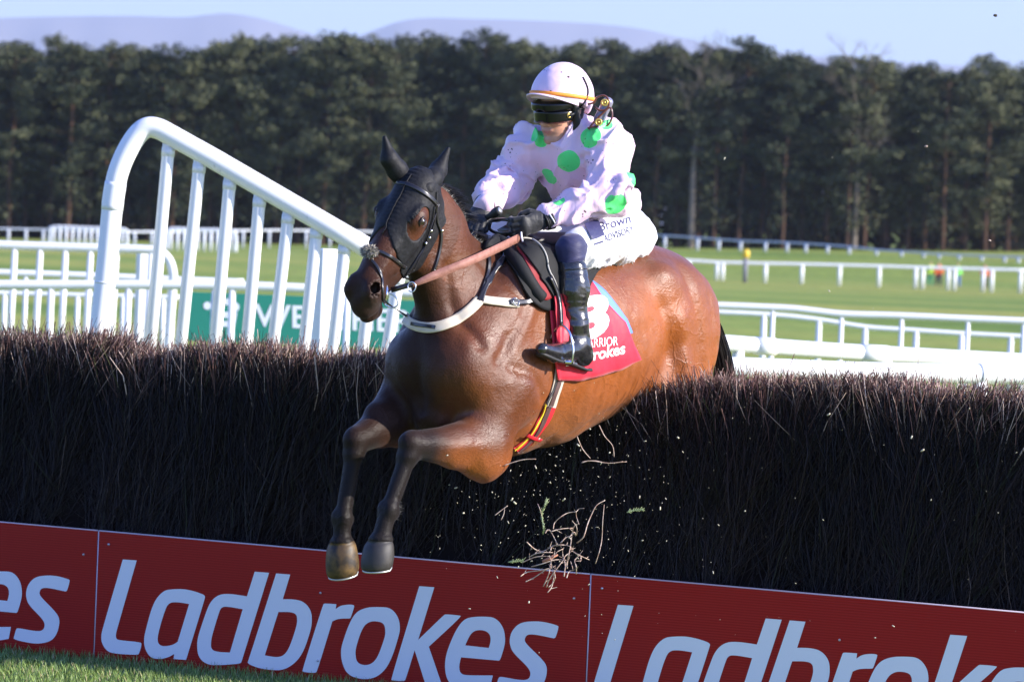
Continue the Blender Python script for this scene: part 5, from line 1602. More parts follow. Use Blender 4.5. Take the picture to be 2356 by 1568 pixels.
pp = [cast(q[0], q[1], None, .040)[0] for q in pr]; mb.tube(pp, .0042, 6); mb.build('piping', mat('grey_piping', (.35, .33, .30), .5), sad)
# seat
fs = Field((-.75, -.25, -.15), (.0, .25, .16), .008)
fs.put(rc((-.12, 0, .005), (-.60, 0, .0), .055, .06), .03); fs.put(ell((-.40, 0, .01), (.22, .13, .03)), .04); fs.put(rc((-.10, 0, .02), (-.14, 0, .055), .03, .025), .03)
V, F = surfnet(fs, 1); mesh_obj('seat', V, F, LEA, sad, space='local')
# girth with elastic webbing
WEB = [mat('girth_black', (.03, .028, .03), .6), mat('girth_cream', (.50, .45, .36), .6), mat('girth_red', (.60, .02, .03), .6), mat('girth_yellow', (.75, .55, .03), .6), mat('girth_brown', (.10, .05, .045), .6)]
gir = empty('girth'); gir.parent = horse
def z3q(a, b): return (1049.1 + a * .3639, 515.4 + b * .3639)
up_ = [z3q(655, 880), z3q(640, 960), z3q(620, 1030), z3q(600, 1090), z3q(580, 1150)]
strap('upper_webbing', up_, .072, .005, WEB[1], gir, .006, None, 4)
strap('upper_strap', [z3q(655, 900), z3q(640, 1000), z3q(612, 1080), z3q(590, 1150)], .022, .005, WEB[4], gir, .011, None, 4)
strap('upper_strap', [z3q(620, 990), z3q(600, 1050), z3q(570, 1110), z3q(555, 1150)], .018, .005, WEB[0], gir, .011, None, 4)
lo_ = [z3q(580, 1140), z3q(550, 1220), z3q(500, 1310), z3q(440, 1380), z3q(385, 1428)]
strap('lower_webbing', lo_, .078, .005, WEB[2], gir, .006, None, 5)
strap('stripe', [(x - 9, y - 2) for x, y in lo_], .012, .004, WEB[3], gir, .0115, None, 5)
strap('stripe', [(x + 1, y + 2) for x, y in lo_], .024, .004, WEB[4], gir, .0115, None, 5)
strap('keeper', [z3q(438, 1318), z3q(480, 1340), z3q(526, 1350)], .016, .004, WEB[2], gir, .016, None, 4)
# ================================================================ JOCKEY
person = empty('person', mat=HM4.copy())
tag(person, 'jockey in pink silks with green spots, white breeches and pink cap crouching on the horse', 'person')
BODYSK = SKIN
def mir(v): return np.array((v[0], -v[1], v[2]))
pel = LP(1400, 535, 0); waist = LP(1380, 466, 0); chest = LP(1340, 378, 0); ub = LP(1316, 334, 0); nb_ = LP(1326, 300, 0)
hipL = LP(1415, 545, .11); kneeL = LP(1312, 570, .27); ankL = LP(1325, 778, .31); hipR = mir(hipL); kneeR = mir(kneeL); ankR = mir(ankL)
shL = LP(1392, 328, .18); elL = LP(1396, 450, .27); wrL = LP(1270, 502, .14)
shR = LP(1214, 344, -.16); elR = LP(1168, 412, -.25); wrR = LP(1116, 470, -.13)
print('thigh', np.linalg.norm(hipL - kneeL), 'shin', np.linalg.norm(kneeL - ankL), 'ua', np.linalg.norm(shL - elL), np.linalg.norm(shR - elR), 'fa', np.linalg.norm(elL - wrL), np.linalg.norm(elR - wrR), 'torso', np.linalg.norm(pel - ub))
# head frame
ya = R(40); pi_ = R(12)
Ff = Vector((-math.sin(ya) * math.cos(pi_), -math.cos(ya) * math.cos(pi_), -math.sin(pi_)))
Fs = Vector((math.cos(ya), -math.sin(ya), -.04)); Fs = (Fs - Ff * Fs.dot(Ff)).normalized()
Fu = Ff.cross(Fs); Fu = Fu if Fu.z > 0 else -Fu
RI = RHinv
MF = np.stack([RI @ np.array(Ff), RI @ np.array(Fs), RI @ np.array(Fu)])
headc = LP(1291, 259, 0); JS = 1.10
Ff0 = Vector((-math.sin(ya), -math.cos(ya), .05)).normalized(); Fu0 = Ff0.cross(Fs); Fu0 = Fu0 if Fu0.z > 0 else -Fu0
MHm = np.stack([RI @ np.array(Ff0), RI @ np.array(Fs), RI @ np.array(Fu0)])
def HH(f, s, u): return headc + (MHm[0] * f + MHm[1] * s + MHm[2] * u) * JS
def FH(f, s, u): return headc + (MF[0] * f + MF[1] * s + MF[2] * u) * JS
def fell(c, r): return ell(FH(*c), np.array(r) * JS, MF)
def frc(a, b, ra, rb): return rc(FH(*a), FH(*b), ra * JS, rb * JS)

f = Field((-1.15, -.42, -.75), (.25, .42, .95), .0075)
A = f.put
sp_d = (chest - waist) / np.linalg.norm(chest - waist); fb = np.cross(sp_d, (0, 1, 0)); fb /= np.linalg.norm(fb)
A(rc(pel, waist, .12, .10, fb, .8), .05); A(rc(waist, chest, .10, .125, fb, .75), .05); A(rc(chest, ub, .125, .10, fb, .75), .05)
A(rc(ub, FH(-.02, 0, -.04), .055, .055), .03)
for (a, b_, c_, h) in ((shL, elL, wrL, 1), (shR, elR, wrR, -1)):
    A(rc(ub, a, .07, .055), .04); A(rc(a, b_, .052, .042), .03); A(rc(b_, c_, .042, .028), .02)
for (a, b_, c_) in ((hipL, kneeL, ankL), (hipR, kneeR, ankR)):
    A(rc(a, b_, .09, .050), .05); A(rc(b_, b_ * .65 + c_ * .35, .048, .045), .03); A(rc(b_ * .65 + c_ * .35, c_, .045, .030), .03)
    A(rc(c_, c_ + np.array((.05, .0, -.05)), .028, .022), .02)
A(fell((-.012, 0, .035), (.098, .076, .100)), .02)
Vb, Fb_ = None, None
# face in the same skin but on a finer grid, blended at the neck
g = Field(FH(0, 0, 0) - .24, FH(0, 0, 0) + .24, .0035)
A = g.put
A(fell((-.012, 0, .035), (.098, .076, .100)), .02)
A(fell((.035, 0, -.045), (.062, .058, .062)), .03)
A(fell((.074, 0, -.096), (.022, .026, .019)), .02)
A(frc((.0, .045, -.07), (.06, .018, -.098), .020, .018), .02); A(frc((.0, -.045, -.07), (.06, -.018, -.098), .020, .018), .02)
A(fell((.076, .036, -.018), (.018, .020, .016)), .015); A(fell((.076, -.036, -.018), (.018, .020, .016)), .015)
A(frc((.090, 0, .018), (.113, 0, -.026), .0085, .0105), .010)
A(fell((.103, .012, -.030), (.011, .008, .008)), .006); A(fell((.103, -.012, -.030), (.011, .008, .008)), .006)
A(frc((.086, .038, .030), (.094, .008, .024), .008, .007), .010); A(frc((.086, -.038, .030), (.094, -.008, .024), .008, .007), .010)
A(fell((.090, 0, -.054), (.012, .026, .010)), .008); A(fell((.092, 0, -.0560), (.009, .023, .0050)), .003); A(fell((.0895, 0, -.0665), (.009, .020, .0055)), .003)
A(frc((.102, -.020, -.0612), (.102, .020, -.0612), .0014, .0014), .003, 's')
for s in (-1, 1):
    A(fell((.086, s * .032, .012), (.012, .014, .009)), .006, 's')
    A(fell((.078, s * .032, .012), (.012, .012, .012)), .003)
    A(fell((-.012, s * .078, -.005), (.020, .007, .030)), .006); A(fell((-.006, s * .085, -.003), (.010, .005, .018)), .004, 's')
A(rc(ub, FH(-.02, 0, -.04), .055, .055), .03)
# cut both at a plane through the neck and join them
nplane = FH(-.01, 0, -.115); npn = MF[2]
def cutfield(fd, keep_above):
    X, Y, Z = fd.grid((slice(None),) * 3)
    d = (X - nplane[0]) * npn[0] + (Y - nplane[1]) * npn[1] + (Z - nplane[2]) * npn[2]
    fd.D = np.maximum(fd.D, -d if keep_above else d).astype(np.float32)
V1, F1 = surfnet(g, 2)
f.D = f.D.copy()
V2, F2 = surfnet(f, 1)
# one skin mesh: the head's own surface replaces the coarse skull above the collar line
dist = (V2 - nplane) @ npn
keep2 = dist < .004
kf = keep2[F2].all(1); F2 = F2[kf]
d1 = (V1 - nplane) @ npn; kf1 = (d1 > -.004)[F1].all(1); F1 = F1[kf1]
body = mesh_obj('body', np.concatenate([V2, V1]), np.concatenate([F2, F1 + len(V2)]), None, person, space='local')
SKINF = bpy.data.materials.new('face_skin'); SKINF.use_nodes = True
b = SKINF.node_tree.nodes['Principled BSDF']; at = SKINF.node_tree.nodes.new('ShaderNodeAttribute'); at.attribute_name = 'tint'
SKINF.node_tree.links.new(at.outputs['Color'], b.inputs['Base Color']); b.inputs['Roughness'].default_value = .42; b.inputs['Subsurface Weight'].default_value = .12; b.inputs['Subsurface Radius'].default_value = (.012, .004, .002)
body.data.materials.append(SKINF)
AV = np.concatenate([V2, V1]); hc = (AV - headc) @ MF.T / JS
c = np.tile(np.array([.52, .27, .18]), (len(AV), 1)); c *= (.92 + .16 * vnoise(AV, 60, 3)[:, None])
lip = np.exp(-(((hc[:, 0] - .098) / .015) ** 2 + (hc[:, 1] / .022) ** 2 + ((hc[:, 2] + .061) / .009) ** 2)); c = mixc(c, np.array([.42, .13, .11]), lip)
chk = np.exp(-(((np.abs(hc[:, 1]) - .035) / .02) ** 2 + ((hc[:, 2] + .03) / .025) ** 2)) * (hc[:, 0] > .03); c = mixc(c, np.array([.55, .20, .13]), chk * .5)
stub = smooth01(-hc[:, 2], .055, .09) * (hc[:, 0] > 0); c = mixc(c, np.array([.34, .20, .15]), stub * .35)
set_color(body, c)
HAIRJ = mat('dark_hair', (.03, .02, .015), .6)
mb = MB(); rr = random.Random(2)
for i in range(160):
    s = rr.choice((-1, 1)); q = FH(rr.uniform(-.075, -.01), s * rr.uniform(.060, .078), rr.uniform(-.06, .0)); mb.tube([H2W(q), H2W(q + MF[2] * -.02 + MF[0] * -.008)], [.0022, .0008], 3, cap=False)
mb.build('hair', HAIRJ, person)

# ---- silks
def fabric(name, col, rough, bscale, bstr, bdist, speck=0, spots=None, scol=(.10, .82, .20), stretch=(1, 1, 1)):
    m = bpy.data.materials.new(name); m.use_nodes = True
    n = m.node_tree.nodes; l = m.node_tree.links; b = n['Principled BSDF']
    b.inputs['Roughness'].default_value = rough; b.inputs['Specular IOR Level'].default_value = .35; b.inputs['Sheen Weight'].default_value = .15
    tc = n.new('ShaderNodeTexCoord'); prev = None
    if spots:
        acc = None
        for (c, r_) in spots:
            vd = n.new('ShaderNodeVectorMath'); vd.operation = 'DISTANCE'; l.new(tc.outputs['Object'], vd.inputs[0]); vd.inputs[1].default_value = c
            sb = n.new('ShaderNodeMath'); sb.operation = 'LESS_THAN'; sb.inputs[1].default_value = r_; l.new(vd.outputs['Value'], sb.inputs[0])
            if acc is None: acc = sb
            else:
                mxm = n.new('ShaderNodeMath'); mxm.operation = 'MAXIMUM'; l.new(acc.outputs[0], mxm.inputs[0]); l.new(sb.outputs[0], mxm.inputs[1]); acc = mxm
        mx = n.new('ShaderNodeMix'); mx.data_type = 'RGBA'; mx.inputs['A'].default_value = (*col, 1); mx.inputs['B'].default_value = (*scol, 1); l.new(acc.outputs[0], mx.inputs['Factor']); prev = mx
    if speck:
        t = n.new('ShaderNodeTexVoronoi'); t.inputs['Scale'].default_value = speck; l.new(tc.outputs['Object'], t.inputs['Vector'])
        no = n.new('ShaderNodeTexNoise'); no.inputs['Scale'].default_value = 14; l.new(tc.outputs['Object'], no.inputs['Vector'])
        th = n.new('ShaderNodeMapRange'); th.inputs['From Min'].default_value = .45; th.inputs['From Max'].default_value = .7; th.inputs['To Min'].default_value = .0; th.inputs['To Max'].default_value = .26; l.new(no.outputs['Fac'], th.inputs['Value'])
        lt = n.new('ShaderNodeMath'); lt.operation = 'LESS_THAN'; l.new(t.outputs['Distance'], lt.inputs[0]); l.new(th.outputs['Result'], lt.inputs[1])
        m2 = n.new('ShaderNodeMix'); m2.data_type = 'RGBA'; m2.inputs['B'].default_value = (.05, .035, .03, 1); l.new(lt.outputs[0], m2.inputs['Factor'])
        if prev: l.new(prev.outputs['Result'], m2.inputs['A'])
        else: m2.inputs['A'].default_value = (*col, 1)
        prev = m2
    if prev: l.new(prev.outputs['Result'], b.inputs['Base Color'])
    else: b.inputs['Base Color'].default_value = (*col, 1)
    mp = n.new('ShaderNodeMapping'); mp.inputs['Scale'].default_value = stretch; l.new(tc.outputs['Object'], mp.inputs['Vector'])
    t = n.new('ShaderNodeTexNoise'); t.inputs['Scale'].default_value = bscale; t.inputs['Detail'].default_value = 4; t.inputs['Distortion'].default_value = 1.2; l.new(mp.outputs[0], t.inputs['Vector'])
    bp = n.new('ShaderNodeBump'); bp.inputs['Strength'].default_value = bstr; bp.inputs['Distance'].default_value = bdist; l.new(t.outputs['Fac'], bp.inputs['Height']); l.new(bp.outputs['Normal'], b.inputs['Normal'])
    return m
def wrinkle(V, F, amp, sc, seed, axis=None):
    N = vnorm(V, F); q = V.copy()
    w = np.stack([vnoise(V, 5, seed + 9), vnoise(V, 5, seed + 10), vnoise(V, 5, seed + 11)], 1) * .10
    q = q + w
    r1 = 1 - np.abs(2 * vnoise(q * np.array(axis or (1, 1, 1)), sc, seed) - 1)
    r2 = 1 - np.abs(2 * vnoise(q * np.array(axis or (1, 1, 1)), sc * 2.1, seed + 3) - 1)
    return V + N * (amp * (r1 ** 2.2 - .35 + .45 * (r2 ** 2 - .35)))[:, None]
def folds(V, F, amp, sc, seed, d, st=.22, mask=None):
    """long creases running along direction d"""
    N = vnorm(V, F); d = np.array(d, float); d /= np.linalg.norm(d)
    w = np.stack([vnoise(V, 6, seed + 9), vnoise(V, 6, seed + 10), vnoise(V, 6, seed + 11)], 1) * .07
    q = V + w; al = (q @ d)[:, None] * d; q = q - al * (1 - st)
    r1 = 1 - np.abs(2 * vnoise(q, sc, seed) - 1); r2 = 1 - np.abs(2 * vnoise(q, sc * 1.9, seed + 5) - 1)
    g_ = smooth01(vnoise(V, 7, seed + 20), .3, .6)
    h = amp * ((r1 ** 3.5) * g_ + .5 * (r2 ** 3.5) * (1 - .5 * g_) - .15)
    if mask is not None: h = h * mask
    return V + N * h[:, None]

j = Field((-1.15, -.46, -.12), (.22, .46, .80), .0065); A = j.put
A(rc(waist - sp_d * .03, chest, .145, .175, fb, .80), .05)
A(rc(chest, ub, .170, .135, fb, .80), .05)
A(ell(chest - fb * .0 + np.array((-.03, 0, .05)), (.15, .19, .14)), .05)
A(rc(ub, FH(-.03, 0, -.085), .082, .066), .03)
for (a, b_, c_) in ((shL, elL, wrL), (shR, elR, wrR)):
    A(rc(ub * .5 + chest * .5, a, .12, .088), .05)
    A(rc(a, b_, .082, .066), .03); A(rc(b_, b_ * .5 + c_ * .5, .064, .058), .03); A(rc(b_ * .5 + c_ * .5, c_, .058, .043), .02)
# blouson hem
A(ell(waist + sp_d * .0, (.155, .175, .06)), .04)
# open the collar and cuffs
A(rc(FH(-.01, 0, -.06), FH(.0, 0, .05), .062, .09), .01, 's')
JV, JF = surfnet(j, 1); JV = wrinkle(JV, JF, .008, 5, 21)
def nearseg(V, a, b, r_):
    ab = b - a; t = np.clip(((V - a) @ ab) / (ab @ ab), 0, 1); return smooth01(np.linalg.norm(V - (a + t[:, None] * ab), axis=1), r_ * 1.5, r_ * 1.05)
fa = np.maximum(nearseg(JV, elL, wrL, .075), nearseg(JV, elR, wrR, .075)); uaL = nearseg(JV, shL, elL, .09); uaR = nearseg(JV, shR, elR, .09); rest = np.clip(1 - fa - uaL - uaR, 0, 1)
JV = folds(JV, JF, .034, 15, 201, (elL - wrL) + (0, 0, .16), .25, fa)
JV = folds(JV, JF, .040, 13, 211, (shL - wrL) + (0, 0, -.1), .25, uaL)
JV = folds(JV, JF, .040, 13, 221, (shR - elR) + (.1, 0, .1), .25, uaR)
JV = folds(JV, JF, .036, 11, 231, (chest - waist) + (0, .12, 0), .22, rest)
JWld = JV @ Rw.T + Tw; BVJ = make_bvh(JWld, JF)
spots = []
for (x, y, r_) in ((1308, 372, .050), (1357, 314, .050), (1246, 313, .048), (1263, 406, .040), (1459, 405, .046), (1416, 470, .050), (1410, 268, .040), (1286, 462, .026), (1190, 300, .001)):
    h, nn = cast(x, y, BVJ, 0, 17.9); q = HINV @ h; spots.append((tuple(q), r_))
spots += [((-.72, -.10, .30), .05), ((-.62, .02, .45), .05), ((-.60, -.2, .15), .05)]
SILK = fabric('pink_silk', (.76, .55, .66), .40, 24, .35, .006, speck=60, spots=spots, stretch=(1, 1.6, .7))
jac = mesh_obj('silks', JV, JF, SILK, person, space='local')
# buttons
for (x, y) in ((1305, 382), (1317, 426)):
    h, nn = cast(x, y, BVJ, .002, 17.9); t1 = CX.cross(nn).normalized(); t2 = nn.cross(t1)
    mb = MB(); mb.torus(h, .009, .002, t1, t2, 16, 5); mb.build('button', SILK, jac)

# ---- breeches, leggings, boots
k_ = Field((-1.15, -.46, -.45), (.15, .46, .22), .0065); A = k_.put
A(rc(pel, waist, .150, .145, fb, .85), .05)
A(ell(pel + np.array((-.05, 0, -.01)), (.15, .185, .13)), .05)
for (a, b_, c_) in ((hipL, kneeL, ankL), (hipR, kneeR, ankR)):
    A(rc(a, b_ * .82 + a * .18, .118, .074), .05)
KV, KF = surfnet(k_, 1); KV = wrinkle(KV, KF, .006, 6, 31); KV = folds(KV, KF, .010, 12, 251, (1, .2, -.3), .3, smooth01(-KV[:, 2], .02, -.08)); KV = folds(KV, KF, .030, 20, 241, (.25, .3, 1), .28, smooth01(-KV[:, 2], -.03, .07))
BRE = fabric('white_breeches', (.72, .72, .74), .45, 22, .5, .006, stretch=(1.2, 1, .8))
bre = mesh_obj('breeches', KV, KF, BRE, person, space='local'); BVK = make_bvh(KV @ Rw.T + Tw, KF)
NAVY = fabric('navy_legging', (.022, .022, .075), .6, 30, .4, .004, stretch=(1, 1, 2.5))
BOOT = mat('black_boot', (.012, .012, .014), .22, .6, bump=(16, .5, .008), var=(90, (.05, .045, .04), .35), coat=.4)
SOLE = mat('boot_sole', (.02, .018, .018), .6)
NP_INK = mat('navy_print', (.03, .03, .10), .6); WP = mat('white_mark', (.8, .8, .82), .6)
for (a, b_, c_, s) in ((hipL, kneeL, ankL, 1), (hipR, kneeR, ankR, -1)):
    q = Field(np.minimum(b_, c_) - .25, np.maximum(b_, c_) + .25, .0055)
    q.put(rc(a * .30 + b_ * .70, b_, .070, .051), .03); q.put(rc(b_, b_ * .72 + c_ * .28, .056, .055), .03)
    V, F = surfnet(q, 1); V = wrinkle(V, F, .004, 16, 41, (.6, .6, 2.2)); mesh_obj('legging', V, F, NAVY, person, space='local')
    q = Field(c_ - .34, c_ + .34, .005)
    t0 = b_ * .76 + c_ * .24; t1 = b_ * .55 + c_ * .45
    heel = (LP(1342, 836, .31) if s > 0 else mir(LP(1342, 836, .31))); ball = (LP(1272, 812, .335) if s > 0 else mir(LP(1272, 812, .335))); toe = (LP(1247, 802, .35) if s > 0 else mir(LP(1247, 802, .35)))
    q.put(rc(t0, t1, .064, .066), .02); q.put(rc(t1, c_ * .85 + b_ * .15, .066, .051), .03); q.put(rc(c_ * .85 + b_ * .15, heel + np.array((.01, 0, .035)), .052, .048), .03)
    q.put(rc(c_ * .6 + heel * .4 + np.array((.03, 0, 0)), ball, .050, .038, (0, 0, 1), .95), .04); q.put(rc(ball, toe, .040, .028, (0, 0, 1), .85), .02)
    # cut flat under the sole
    sd = (toe - heel) / np.linalg.norm(toe - heel)
    V, F = surfnet(q, 1); V = wrinkle(V, F, .0035, 18, 51, (.6, .6, 1.6))
    bt = mesh_obj('boot', V, F, BOOT, person, space='local')
    mb = MB(); pts = [heel + np.array((-.035, 0, -.022)), heel + np.array((0, 0, -.026)), (heel + ball) / 2 + np.array((0, 0, -.022)), ball + np.array((0, 0, -.030)), toe + np.array((.02, 0, -.018))]
    pts = [H2W(p) for p in spline(pts, 4)]
    ww = [.05, .06, .064, .066, .066, .062, .058, .056, .058, .064, .07, .074, .076, .072, .064, .05, .03]
    mb.ribbon(pts, [HS] * len(pts), ww[:len(pts)], .010); mb.build('sole', SOLE, bt)
    # top cuff
    mb = MB(); ax = (c_ - b_) / np.linalg.norm(c_ - b_); u1_ = np.cross(ax, (1, 0, 0)); u1_ /= np.linalg.norm(u1_); u2_ = np.cross(ax, u1_)
    mb.torus(H2W(t0), .066, .004, RHm3 @ Vector(u1_) if False else HM4.to_3x3() @ Vector(u1_), HM4.to_3x3() @ Vector(u2_), 24, 6); mb.build('boot_top', BOOT, bt)
# breeches lettering
mb = MB()
def quad_on(bv, pts, off, nu=8, nv=8):
    a, b2, c2, d2 = [np.array(p, float) for p in pts]; V = []
    for jx in range(nv + 1):
        for ix in range(nu + 1):
            u = ix / nu; v = jx / nv; q = (a * (1 - u) + b2 * u) * (1 - v) + (d2 * (1 - u) + c2 * u) * v
            V.append(cast(q[0], q[1], bv, off, 18.1)[0])
    F = [(jx * (nu + 1) + ix, (jx + 1) * (nu + 1) + ix, (jx + 1) * (nu + 1) + ix + 1, jx * (nu + 1) + ix + 1) for jx in range(nv) for ix in range(nu)]
    return V, F
V, F = quad_on(BVK, [(1343, 519), (1374, 507), (1388, 542), (1360, 553)], .009); mb.add(V, F)
V, F = quad_on(BVK, [(1366, 560), (1386, 553), (1387, 557), (1367, 564)], .004, 4, 2); mb.add(V, F); mb.build('logo', NP_INK, bre, smooth=False)
cast_text('B', 1364, 547, 1386, 538, 27, BVK, .024, 'logo_letter', WP, bre, .015, up=(-.3, -1), zg=18.1)
cast_text('Brown', 1381, 532, 1452, 511, 21, BVK, .006, 'lettering', NP_INK, bre, .008, up=(-.2, -1), zg=18.1)
cast_text('ADVISORY', 1391, 557, 1459, 533, 16, BVK, .006, 'lettering', NP_INK, bre, .008, up=(-.2, -1), zg=18.1)

# ---- helmet, cap, goggles
CAP = fabric('pink_cap_silk', (.78, .57, .69), .38, 16, .35, .008, speck=34, stretch=(1, 1, .5))
ORANGE = mat('orange_band', (.90, .30, .03), .6, bump=(60, .2, .002))
BLACK = mat('black_plastic', (.006, .006, .007), .22, .4)
BLACKM = mat('black_webbing', (.012, .012, .013), .6)
GOLD = mat('gold_vent', (.75, .50, .12), .3, .5, metal=.7)
AMB = mat('brown_frame', (.12, .03, .015), .3, .5, coat=.4)
hg = Field(HH(0, 0, .06) - .26, HH(0, 0, .06) + .26, .0045); A = hg.put
A(ell(HH(.006, 0, .062), np.array((.136, .116, .118)) * JS, MHm), .02)
A(ell(HH(-.002, 0, .10), np.array((.10, .09, .094)) * JS, MHm), .04)
X, Y, Z = hg.grid((slice(None),) * 3); x = X - headc[0]; y = Y - headc[1]; z = Z - headc[2]
uu = (x * MHm[2, 0] + y * MHm[2, 1] + z * MHm[2, 2]) / JS; ff = (x * MHm[0, 0] + y * MHm[0, 1] + z * MHm[0, 2]) / JS
hg.D = np.maximum(hg.D, .042 - .035 * np.clip((ff - .02) / -.12, 0, 1) - uu).astype(np.float32)
A = hg.put
V, F = surfnet(hg, 1); V = wrinkle(V, F, .003, 9, 61)
helm = mesh_obj('helmet', V, F, CAP, person, space='local'); BVHelm = make_bvh(V @ Rw.T + Tw, F)
# peak
mb = MB(); V = []; F = []
na, nr = 26, 7
for i in range(na + 1):
    a = R(-72) + R(144) * i / na
    for k in range(nr + 1):
        t = k / nr
        rx = .140 + .050 * t * (max(0, math.cos(a)) ** .7); ry = .112 + .008 * t
        V.append(HH(-.012 + rx * math.cos(a), ry * math.sin(a), .052 + .004 * t * math.cos(a) - .034 * t * (1 - math.cos(a)) + .006 * math.sin(t * 3.1)))
n1 = len(V); V = V + [np.array(v) - MF[2] * .005 for v in V]
w = nr + 1
for i in range(na):
    for k in range(nr):
        q = (i * w + k, i * w + k + 1, (i + 1) * w + k + 1, (i + 1) * w + k); F.append(q); F.append(tuple(n1 + e for e in q[::-1]))
    F.append((i * w + nr, n1 + i * w + nr, n1 + (i + 1) * w + nr, (i + 1) * w + nr))
mb.add([H2W(v) for v in V], F); mb.build('peak', CAP, helm)
mb = MB()
# band round the base of the cap
pp = []; nn = []
for i in range(60):
    a = 2 * math.pi * i / 59
    h, n2 = surf(H2W(HH(.006 + .136 * math.cos(a), .114 * math.sin(a), .064)), BVHelm, .0025); pp.append(h); nn.append(n2)
band(mb, pp, nn, .016, .003, .0035, BVHelm, 3); mb.build('band', ORANGE, helm)
# goggle elastic over the cap
mb = MB(); pts = [cast(x, y, BVHelm, .004, 17.9)[0] for x, y in spline([(1340, 178), (1350, 200), (1351, 218), (1343, 236), (1330, 250)], 4)]; mb.tube(pts, .0035, 6); mb.build('elastic', BLACKM, helm)
def goggle(name, fo, uo, m, sc=1.0, hh=.03):
    q = Field(FH(.05, 0, uo) - .16, FH(.05, 0, uo) + .16, .0038)
    X, Y, Z = q.grid((slice(None),) * 3); x = X - headc[0]; y = Y - headc[1]; z = Z - headc[2]
    a_, s_, n_ = [(x * MF[i, 0] + y * MF[i, 1] + z * MF[i, 2]) / JS for i in range(3)]
    k0 = np.sqrt(((a_ - .012) / fo) ** 2 + (s_ / (.089 * sc)) ** 2); e = (k0 - 1) * .09
    ht = hh * (1 - .25 * np.clip(np.abs(s_) / .085, 0, 1) ** 2) - .010 * np.exp(-(s_ / .014) ** 2) * (n_ < uo)
    v = np.abs(n_ - uo) - ht
    r_ = .008; d = np.sqrt(np.maximum(e + r_, 0) ** 2 + np.maximum(v + r_, 0) ** 2) - r_ + np.minimum(np.maximum(e + r_, v + r_), 0)
    q.D = np.maximum(d, .035 - a_).astype(np.float32)
    V, F = surfnet(q, 1); return mesh_obj(name, V, F, m, person, space='local')
g1 = goggle('goggles', .112, .000, BLACK, 1.0, .026); g2 = goggle('spare_goggles', .124, .040, BLACK, 1.06, .019)
mb = MB(); mb.tube([H2W(FH(.012 + .111 * math.cos(a * .85), .088 * math.sin(a * .85), -.0225 + .006 * math.cos(5 * a) * (abs(a) < .3))) for a in np.linspace(-1.5, 1.5, 17)], .0022, 6); mb.build('frame', AMB, g1)
for s in (-1, 1):
    mb = MB(); c0 = H2W(FH(.052, s * .082, .002)); mb.torus(c0, .0095, .003, Ff, Fu, 16, 6); mb.ball(c0, (.006, .006, .006), 5); mb.build('vent', GOLD, g1)
    mb = MB(); mb.tube([H2W(FH(.060, s * .080, .0)), H2W(FH(.03, s * .086, .004)), H2W(FH(-.02, s * .086, .020)), H2W(FH(-.06, s * .075, .03))], .007, 8); mb.build('elastic', BLACKM, g1)
    # harness: ear pad and straps to the chin
    q = Field(FH(0, s * .08, -.03) - .12, FH(0, s * .08, -.03) + .12, .004)
    q.put(frc((.012, s * .080, .03), (.004, s * .080, -.035), .018, .016), .01); q.put(frc((-.045, s * .074, .03), (-.01, s * .078, -.04), .013, .012), .01)
    q.put(frc((.004, s * .080, -.035), (.035, s * .056, -.085), .012, .008), .01); q.put(frc((.035, s * .056, -.085), (.050, s * .0, -.122), .008, .008), .01)
    V, F = surfnet(q, 1); mesh_obj('chin_strap', V, F, BLACKM, helm, space='local')
# third pair hanging on the back of the neck
mb = MB(); Zn = 17.95
loop = [(1352, 295), (1372, 291), (1396, 290), (1408, 270), (1404, 248), (1385, 262), (1362, 286), (1355, 298)]
mb.tube([P(x, y, Zn) for x, y in spline(loop, 5)], .0045, 7)
loop2 = [(1352, 240), (1366, 236), (1374, 224), (1390, 220), (1401, 232), (1397, 250), (1380, 254), (1368, 245)]
mb.tube([P(x, y, Zn) for x, y in spline(loop2, 5)], .0045, 7); ng = mb.build('neck_goggles', AMB, person)
q = Field(HINV @ P(1388, 257, Zn + .03) - Vector((.12, .12, .12)), HINV @ P(1388, 257, Zn + .03) + Vector((.12, .12, .12)), .005)
a0 = np.array(HINV @ P(1398, 236, Zn + .03)); b0 = np.array(HINV @ P(1378, 276, Zn + .03)); q.put(rc(a0, b0, .024, .024), .01)
V, F = surfnet(q, 1); LENS = mat('clear_lens', (.20, .19, .26), .15, .6, coat=.6); mesh_obj('lens', V, F, LENS, ng, space='local')
for (x, y) in ((1391, 236), (1377, 281)):
    mb = MB(); mb.torus(P(x, y, Zn - .02), .012, .0045, CX, CY, 18, 6); mb.ball(P(x, y, Zn - .018), (.007, .007, .007), 5); mb.build('vent', GOLD, ng)

